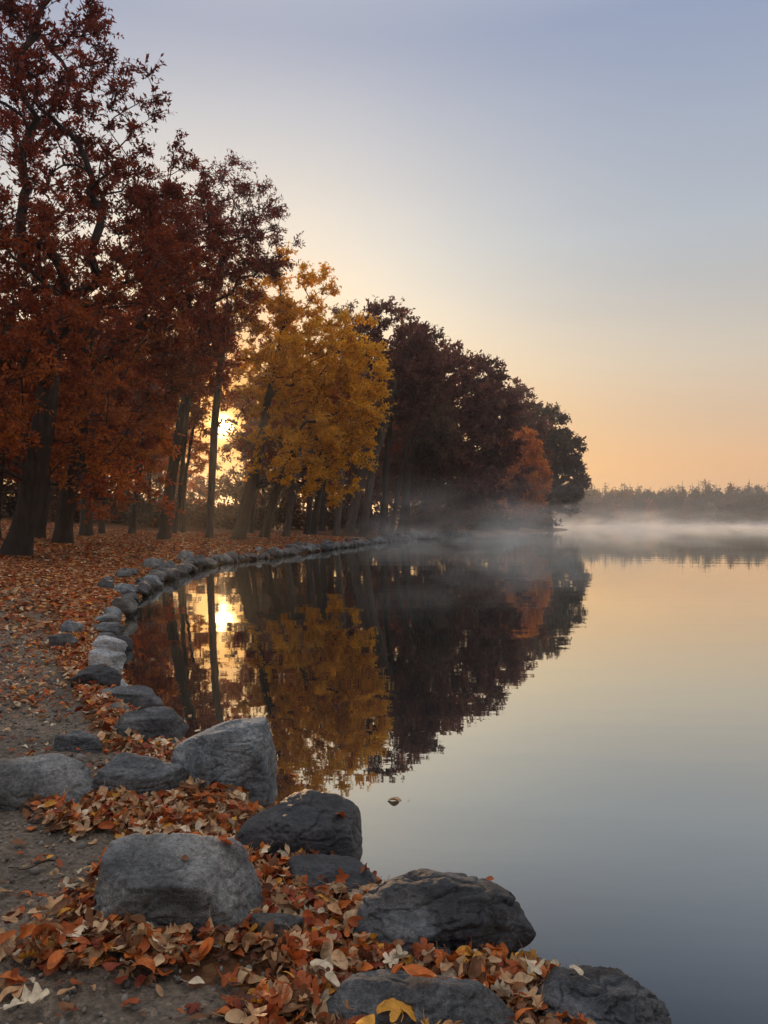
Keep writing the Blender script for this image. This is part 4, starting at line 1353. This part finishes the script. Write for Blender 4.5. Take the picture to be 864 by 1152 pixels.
# --- leaves farther along the bank: smaller in the picture, so simpler blades
def blades(n_c, d0, d1, rate_, size, wx0, wx1):
    ry = np.sqrt(rl.uniform(d0 ** 2, d1 ** 2, n_c))
    rx = rl.uniform(wx0, wx1, n_c) * ry
    xy = np.c_[rx, ry]
    den, s = litter_density(xy)
    k = rl.uniform(size=n_c) < den * rate_
    xy = xy[k]
    z = ground_z(xy) + 0.012 + rl.uniform(0, .035, len(xy))
    n = len(xy)
    a = rl.uniform(0, 6.283, n)
    dr = np.c_[np.cos(a), np.sin(a), rl.normal(0, .35, n)]; dr = unit(dr)
    up = unit(np.c_[rl.normal(0, .4, (n, 2)), np.ones(n)])
    sd = unit(np.cross(dr, up)); nr_ = np.cross(sd, dr)
    sz = size * rl.uniform(.6, 1.3, n)[:, None]
    c0 = np.c_[xy, z]
    wd = rl.uniform(.5, .95, n)[:, None]
    pts = [c0 - dr * sz * .5, c0 - sd * sz * wd * .38 + nr_ * sz * .16 - dr * sz * .1, c0 - sd * sz * wd * .25 + nr_ * sz * .1 + dr * sz * .28, c0 + dr * sz * .55,
           c0 + sd * sz * wd * .25 + nr_ * sz * .1 + dr * sz * .28, c0 + sd * sz * wd * .38 + nr_ * sz * .16 - dr * sz * .1]
    v = np.stack(pts, 1).reshape(-1, 3)
    q = np.arange(n)[:, None] * 6 + np.array([[0, 1, 2, 3]]); q2 = np.arange(n)[:, None] * 6 + np.array([[0, 3, 4, 5]])
    col = LCV[rl.choice(len(LCN), n, p=LCW)] * np.array([1.05, .95, .85]) * rl.uniform(.7, 1.35, (n, 1))
    return v, np.concatenate([q, q2]), np.concatenate([col, col])
for args in ((26000, 5.0, 10, .9, .065, -.56, -.05), (60000, 9, 22, .9, .11, -.56, -.18), (60000, 20, 62, .8, .17, -.56, .0)):
    v, q, c = blades(*args)
    VV.append(v); QQ.append(q + off); CQ.append(c); off += len(v)
litter = link('leaf_litter', mesh_from('leaf_litter', np.concatenate(VV), [np.concatenate(TT), np.concatenate(QQ)], [LMAT_ALL],
                                       face_col=np.concatenate([np.concatenate(CC), np.concatenate(CQ)]), smooth_shade=True))
tag(litter, 'rust, tan and orange fallen leaves strewn thickly over the bank', 'leaf litter', kind='stuff')

# twigs
for k, (x0, y0, x1, y1) in enumerate([(62, 975, 12, 985), (95, 1062, 20, 1100), (300, 1108, 340, 1080), (205, 1085, 262, 1066), (60, 1015, 96, 1003)]):
    d0, d1 = solve_d(y0, x0), solve_d(y1, x1)
    a = np.array([(x0 - CX) / F * d0, d0]); b = np.array([(x1 - CX) / F * d1, d1])
    pts = []
    for t in np.linspace(0, 1, 9):
        p = a * (1 - t) + b * t + rl.normal(0, .006, 2)
        pts.append([p[0], p[1], gz(*p) + .022 + .01 * math.sin(t * 7 + k)])
    v, q = tubes([(np.array(pts), np.linspace(.0038, .0018, 9))])
    o = link('twig', mesh_from('twig', v - np.array(pts[0]), q, [MAT['bark_dark']], smooth_shade=True))
    o.location = pts[0]
    tag(o, ['thin twig lying on the gravel left of the big flat-topped boulder, highest one', 'long twig slanting across tan leaves at the lower left corner',
            'short twig among leaves right of the bare soil patch', 'twig along the front of the big flat-topped boulder', 'short twig beside the left face of the big flat-topped boulder'][k],
        'twig', 'twigs on the near bank')

# loose gravel on the path
npb = 9000
ry = np.sqrt(rl.uniform(1.6 ** 2, 8.5 ** 2, npb)); rx = rl.uniform(-.56, .05, npb) * ry
xy = np.c_[rx, ry]
sp = shore_s(xy)
xy = xy[(sp > .75)]
dv, df_ = ico(1)
n = len(xy)
sz = rl.lognormal(math.log(.0052), .45, n) * (1 + .05 * xy[:, 1])
v = dv[None] * (sz[:, None, None] * rl.uniform(.6, 1.3, (n, 1, 3))) * rl.uniform(.85, 1.15, (n, len(dv), 1))
v = v + np.c_[xy, ground_z(xy) + .004][:, None, :]
f = (df_[None] + np.arange(n)[:, None, None] * len(dv)).reshape(-1, 3)
gcol = np.repeat((np.array([srgb(120, 112, 104)]) * rl.uniform(.5, 1.5, (n, 1))), len(df_), 0)
m, nt, out = new_mat('loose_pebbles')
b = N(nt, 'BsdfPrincipled', i_Roughness=0.85); at = N(nt, 'Attribute', attribute_name='tint')
nt.links.new(at.outputs['Color'], b.inputs['Base Color']); nt.links.new(b.outputs[0], out.inputs[0])
gravel = link('gravel', mesh_from('gravel', v.reshape(-1, 3), f, [m], face_col=gcol, smooth_shade=True))
tag(gravel, 'small loose pebbles scattered over the grey path', 'gravel', kind='stuff')

# curled leaf drifting on the lake
d = CZ * F / (901 - HY); x = (443 - CX) / F * d
v, t, q = leaf_mesh('oval', 31, 26, True)
o = link('floating_leaf', mesh_from('floating_leaf', v * np.array([.8, 1, 1.0]), [t, q], [LMAT['buff']], smooth_shade=True))
o.location = (x, d, .006); o.scale = (.10,) * 3; o.rotation_euler = (0, .1, 1.4)
tag(o, 'small buff curled leaf floating alone on the pale open water', 'leaf')

for k, (px, py, col, lab) in enumerate([(214, 806, 'tan', 'tan leaf floating on dark water beside the cracked slate block'), (196, 783, 'orange', 'orange leaf floating by the long flat slab'),
                                        (222, 822, 'pale cream', 'pale leaf floating left above the upright bluish boulder'), (330, 872, 'rust', 'rust leaf floating right of the upright bluish boulder'),
                                        (172, 742, 'buff', 'buff leaf floating on dark water right of the white boulders')]):
    d = CZ * F / (py - HY); x = (px - CX) / F * d
    v, t, q = leaf_mesh(['oval', 'lance'][k % 2], 60 + k, 26, True)
    o = link('floating_leaf', mesh_from('floating_leaf', v * np.array([1, 1, .5]), [t, q], [LMAT[col]], smooth_shade=True))
    o.location = (x, d, .004); o.scale = (.06,) * 3; o.rotation_euler = (0, 0, k * 1.3)
    tag(o, lab, 'leaf')

# ------------------------------------------------------------------ undergrowth in the wood
def make_shrub(label, px, d, w, h, pal, seed):
    r = np.random.default_rng(seed)
    bx = (px - CX) / F * d
    base = np.array([bx, d, gz(bx, d) - .05])
    root = bpy.data.objects.new('shrub', None); COL.objects.link(root); root.location = base
    tag(root, label, 'shrub', 'shrubs under the trees')
    n = 26
    ang_ = r.uniform(0, 6.283, n); out_ = r.uniform(.2, 1, n) ** .6 * w / 2
    tipp = np.c_[np.cos(ang_) * out_, np.sin(ang_) * out_, h * r.uniform(.45, 1, n) * (1 - .35 * (out_ / (w / 2)) ** 2)]
    ch = []
    for p in tipp:
        t = np.linspace(0, 1, 6)[:, None]
        ch.append((p * t * np.array([1, 1, 0]) * t ** .3 + np.array([0, 0, 1]) * p[2] * t ** .8, np.linspace(.035, .008, 6)))
    v, q = tubes(ch)
    link('stems', mesh_from('stems', v, q, [MAT['bark_dark']], smooth_shade=True), root)
    m_ = 2600
    k = r.integers(0, n, m_)
    t = r.uniform(.25, 1.05, m_)[:, None]
    c = tipp[k] * t + r.normal(0, 1, (m_, 3)) * np.array([w * .09, w * .09, h * .10])
    c[:, 2] = np.maximum(c[:, 2], .05)
    ld = unit(r.normal(size=(m_, 3))); up = unit(r.normal(size=(m_, 3)) * .7 + np.array([0, 0, 1]))
    sd = unit(np.cross(ld, up)); sz = .0042 * d * r.uniform(.6, 1.3, m_)[:, None]
    v = np.stack([c, c + ld * sz * .5 - sd * sz * .3, c + ld * sz, c + ld * sz * .5 + sd * sz * .3], 1).reshape(-1, 3)
    pal = np.array(pal)
    link('foliage', mesh_from('foliage', v, np.arange(len(v)).reshape(-1, 4), [MAT['leaves']], face_col=pal[r.integers(0, len(pal), m_)] * r.uniform(.6, 1.2, (m_, 1))), root)
SHP = [[srgb(92, 62, 40), srgb(76, 54, 40), srgb(110, 66, 38)], [srgb(80, 66, 46), srgb(66, 56, 44)], [srgb(120, 66, 36), srgb(90, 56, 40)]]
spots = [(-30, 66, 7, 3.6, 'behind the huge oak at the left edge'), (30, 72, 8, 4, 'between the leftmost trunks'), (85, 68, 7, 3.4, 'behind the second oak trunk'),
         (128, 74, 8, 4.2, 'behind the thin grey trunk'), (170, 70, 7, 3.4, 'beside the wine red tree trunk'), (215, 80, 8, 3.4, 'left of the slim pale trunk'),
         (255, 78, 7, 3.2, 'right of the slim pale trunk'), (290, 80, 7, 3.6, 'behind the golden maple trunk'), (335, 84, 8, 4, 'behind the slanting pale trunk'),
         (375, 88, 8, 4.4, 'behind the straight grey trunk'), (415, 90, 8, 4.2, 'behind the misty orange glow'), (470, 98, 9, 4, 'behind the three slanting trunks'),
         (505, 104, 9, 4.6, 'under the rounded maroon tree'), (540, 112, 9, 4.2, 'under the purple brown tree'), (572, 128, 8, 3.4, 'under the orange tree'),
         (600, 150, 9, 3.4, 'under the last dark tree at the point'), (60, 92, 10, 5, 'far back beyond the second oak'), (150, 96, 10, 5, 'far back beyond the small dark trunk')]
for k, (px, d, w, h, where_) in enumerate(spots):
    make_shrub('%s leafy shrub %s' % (['dull brown', 'grey brown', 'reddish brown'][k % 3], where_), px, d, w, h, SHP[k % 3], 40 + k)

# ------------------------------------------------------------------ the far shore
rf = np.random.default_rng(9)
def far_tree(c, h, r, n, rg):
    """leaf clumps and a trunk of one far tree"""
    k = 13
    lob = unit(rg.normal(size=(k, 3))) * rg.uniform(.2, .62, (k, 1)) * np.array([r, r, h * .56]) + np.array([0, 0, h * .46])
    j = rg.integers(0, k, n)
    p = lob[j] + unit(rg.normal(size=(n, 3))) * rg.uniform(.05, .9, (n, 1)) ** .7 * np.array([r, r, r]) * .82
    p[:, 2] = np.abs(p[:, 2] - .4) + .4
    ld = unit(rg.normal(size=(n, 3))); sd = unit(np.cross(ld, rg.normal(size=(n, 3)))); sz = rg.uniform(.7, 1.5, (n, 1))
    p = p + c
    v = np.stack([p - ld * sz * .5, p - sd * sz * .36, p + ld * sz * .5, p + sd * sz * .36], 1).reshape(-1, 3)
    tv, tq = tubes([(np.array([c, c + [0.2, 0, h * .35], c + [0, 0, h * .8]]), np.array([.35, .28, .08]))])
    return v, tv, tq
shore_far = [p for p in SHORE if p[1] > 360 and p[0] > 20]
VV, QQ, CC, off = [], [], [], 0
FCOL = [srgb(48, 54, 42), srgb(62, 54, 42), srgb(42, 50, 42), srgb(118, 70, 42), srgb(62, 54, 42), srgb(40, 48, 44)]
for i in range(640):
    a = rf.uniform(.02, .62)
    dd = rf.uniform(0, 1) ** 1.2 * 80
    Y0 = np.interp(a * 440, [14, 70, 130, 205, 290, 400], [300, 428, 443, 428, 418, 330])
    y = Y0 + 5 + dd
    x = a * y
    c = np.array([x, y, gz(x, y)])
    if shore_s(np.array([[x, y]]))[0] < 2: continue
    low = i % 3 == 0
    h = rf.uniform(5, 9) if low else rf.uniform(19, 27) * (1 + .2 * (rf.uniform() < .15)); r = rf.uniform(3.4, 5) if low else rf.uniform(2.8, 4.8)
    v, tv, tq = far_tree(c, h, r, 380, rf)
    nq = len(v) // 4
    VV += [v]; QQ += [np.arange(len(v)).reshape(-1, 4) + off]; off += len(v)
    CC.append(np.array(FCOL[rf.integers(0, 6)])[None] * rf.uniform(.65, 1.25, (nq, 1)))
    VV += [tv]; QQ += [tq + off]; off += len(tv); CC.append(np.repeat(srgb(60, 52, 46)[None], len(tq), 0))
far = link('far_woods', mesh_from('far_woods', np.concatenate(VV), np.concatenate(QQ), [MAT['leaves']], face_col=np.concatenate(CC)))
tag(far, 'hazy band of autumn woods along the far shore', 'woods', kind='stuff')
for k, (px, d, h, r, col, lab) in enumerate([(697, 424, 22, 5.2, srgb(170, 96, 50), 'widest orange brown tree in the hazy far woods'),
                                             (731, 424, 19, 4.0, srgb(168, 92, 48), 'smaller orange tree in the far woods, right of the widest orange one'),
                                             (800, 432, 16, 4.2, srgb(120, 108, 88), 'pale bare looking tree in front of the far woods'),
                                             (772, 436, 19, 4.0, srgb(116, 82, 58), 'brownish tree in front of the far woods, left of the pale one')]):
    x = (px - CX) / F * d
    c = np.array([x, d, gz(x, d)])
    v, tv, tq = far_tree(np.zeros(3), h, r, 420, rf)
    root = bpy.data.objects.new('far_tree', None); COL.objects.link(root); root.location = c
    tag(root, lab, 'tree', 'trees standing out on the far shore')
    link('crown', mesh_from('crown', v, np.arange(len(v)).reshape(-1, 4), [MAT['leaves']], face_col=col[None] * rf.uniform(.7, 1.2, (len(v) // 4, 1))), root)
    link('trunk', mesh_from('trunk', tv, tq, [MAT['bark_grey']], smooth_shade=True), root)

# ------------------------------------------------------------------ air: even haze, and the mist lying on the lake
def box_mesh(name, lo, hi):
    v = [(x, y, z) for x in (lo[0], hi[0]) for y in (lo[1], hi[1]) for z in (lo[2], hi[2])]
    me = bpy.data.meshes.new(name)
    me.from_pydata(v, [], [(0, 1, 3, 2), (4, 6, 7, 5), (0, 4, 5, 1), (2, 3, 7, 6), (0, 2, 6, 4), (1, 5, 7, 3)])
    return me
HAZE = 0.0005
m, nt, out = new_mat('thin_morning_haze')
pv = N(nt, 'VolumePrincipled'); pv.inputs['Density'].default_value = HAZE; pv.inputs['Color'].default_value = (.90, .91, .93, 1); pv.inputs['Anisotropy'].default_value = .72
nt.links.new(pv.outputs[0], out.inputs['Volume'])
me = box_mesh('haze', (-920, -920, -3), (920, 920, 31)); me.materials.append(m)
hz_ = link('haze', me); tag(hz_, kind='stuff')
hz_['label'] = 'thin even morning haze over lake and woods'; hz_['category'] = 'haze'

m, nt, out = new_mat('lake_mist')
g = N(nt, 'NewGeometry')
tcm = N(nt, 'TexCoord')
pos = tcm.outputs['Object']
sx = N(nt, 'SeparateXYZ'); nt.links.new(pos, sx.inputs[0])
def mth(op, a, b):
    n = N(nt, 'Math', operation=op)
    for k, v in ((0, a), (1, b)):
        if hasattr(v, 'is_linked'): nt.links.new(v, n.inputs[k])
        else: n.inputs[k].default_value = v
    return n.outputs[0]
def rng_(src, a, b, c=0.0, d=1.0):
    n = N(nt, 'MapRange', interpolation_type='SMOOTHSTEP')
    for k, v in ((1, a), (2, b), (3, c), (4, d)): n.inputs[k].default_value = v
    nt.links.new(src, n.inputs[0]); return n.outputs[0]
# big drifting banks, torn by finer wisps; each bank has its own height
mp = N(nt, 'Mapping'); mp.inputs['Scale'].default_value = (.030, .016, .10); nt.links.new(pos, mp.inputs[0])
n1 = N(nt, 'TexNoise', i_Scale=1.0, i_Detail=2.0, i_Roughness=.5, i_Distortion=.5); nt.links.new(mp.outputs[0], n1.inputs['Vector'])
mp2 = N(nt, 'Mapping'); mp2.inputs['Scale'].default_value = (.16, .07, .45); nt.links.new(pos, mp2.inputs[0])
n2 = N(nt, 'TexNoise', i_Scale=1.0, i_Detail=3.0, i_Roughness=.6, i_Distortion=.8); nt.links.new(mp2.outputs[0], n2.inputs['Vector'])
hgt = rng_(n1.outputs[0], .38, .66, .35, 2.3)
zrel = mth('DIVIDE', sx.outputs[2], hgt)
ez = mth('POWER', 2.718, mth('MULTIPLY', zrel, -1.6))
top = rng_(sx.outputs[2], 3.6, 6.0, 1.0, 0.0)
bank = rng_(n1.outputs[0], .36, .64, .08, 1.0)
wisp = rng_(n2.outputs[0], .43, .66, .0, 1.0)
yf = mth('MULTIPLY', rng_(sx.outputs[1], 16, 56, 0.0, 1.0), rng_(sx.outputs[1], 130, 330, 1.0, .5))
xf = rng_(sx.outputs[0], -6, 2, 0.0, 1.0)
den = mth('MULTIPLY', mth('MULTIPLY', mth('MULTIPLY', bank, wisp), mth('MULTIPLY', ez, top)), mth('MULTIPLY', yf, xf))
a3 = N(nt, 'Math', operation='MULTIPLY'); nt.links.new(den, a3.inputs[0]); a3.inputs[1].default_value = .105
pv = N(nt, 'VolumePrincipled'); pv.inputs['Color'].default_value = (.97, .97, .97, 1); pv.inputs['Anisotropy'].default_value = .45
nt.links.new(a3.outputs[0], pv.inputs['Density'])
nt.links.new(pv.outputs[0], out.inputs['Volume'])
try: m.cycles.volume_step_rate = 0.12
except Exception as e: print('step', e)
me = box_mesh('mist', (-9, 24, 0.012), (230, 415, 6.0)); me.materials.append(m)
mi = link('mist', me); tag(mi, 'pale wisps of mist drifting low over the lake', 'mist', kind='stuff')

# ------------------------------------------------------------------ render settings
S.view_settings.view_transform = 'Standard'
S.view_settings.look = 'None'
S.view_settings.exposure = 0.0
S.view_settings.gamma = 1.0
S.cycles.use_denoising = True
S.cycles.max_bounces = 6
S.cycles.diffuse_bounces = 2
S.cycles.glossy_bounces = 3
S.cycles.transmission_bounces = 3
S.cycles.volume_bounces = 1
S.cycles.use_adaptive_sampling = True
S.cycles.adaptive_threshold = 0.02
S.cycles.caustics_reflective = False
S.cycles.caustics_refractive = False
S.cycles.sample_clamp_indirect = 4.0
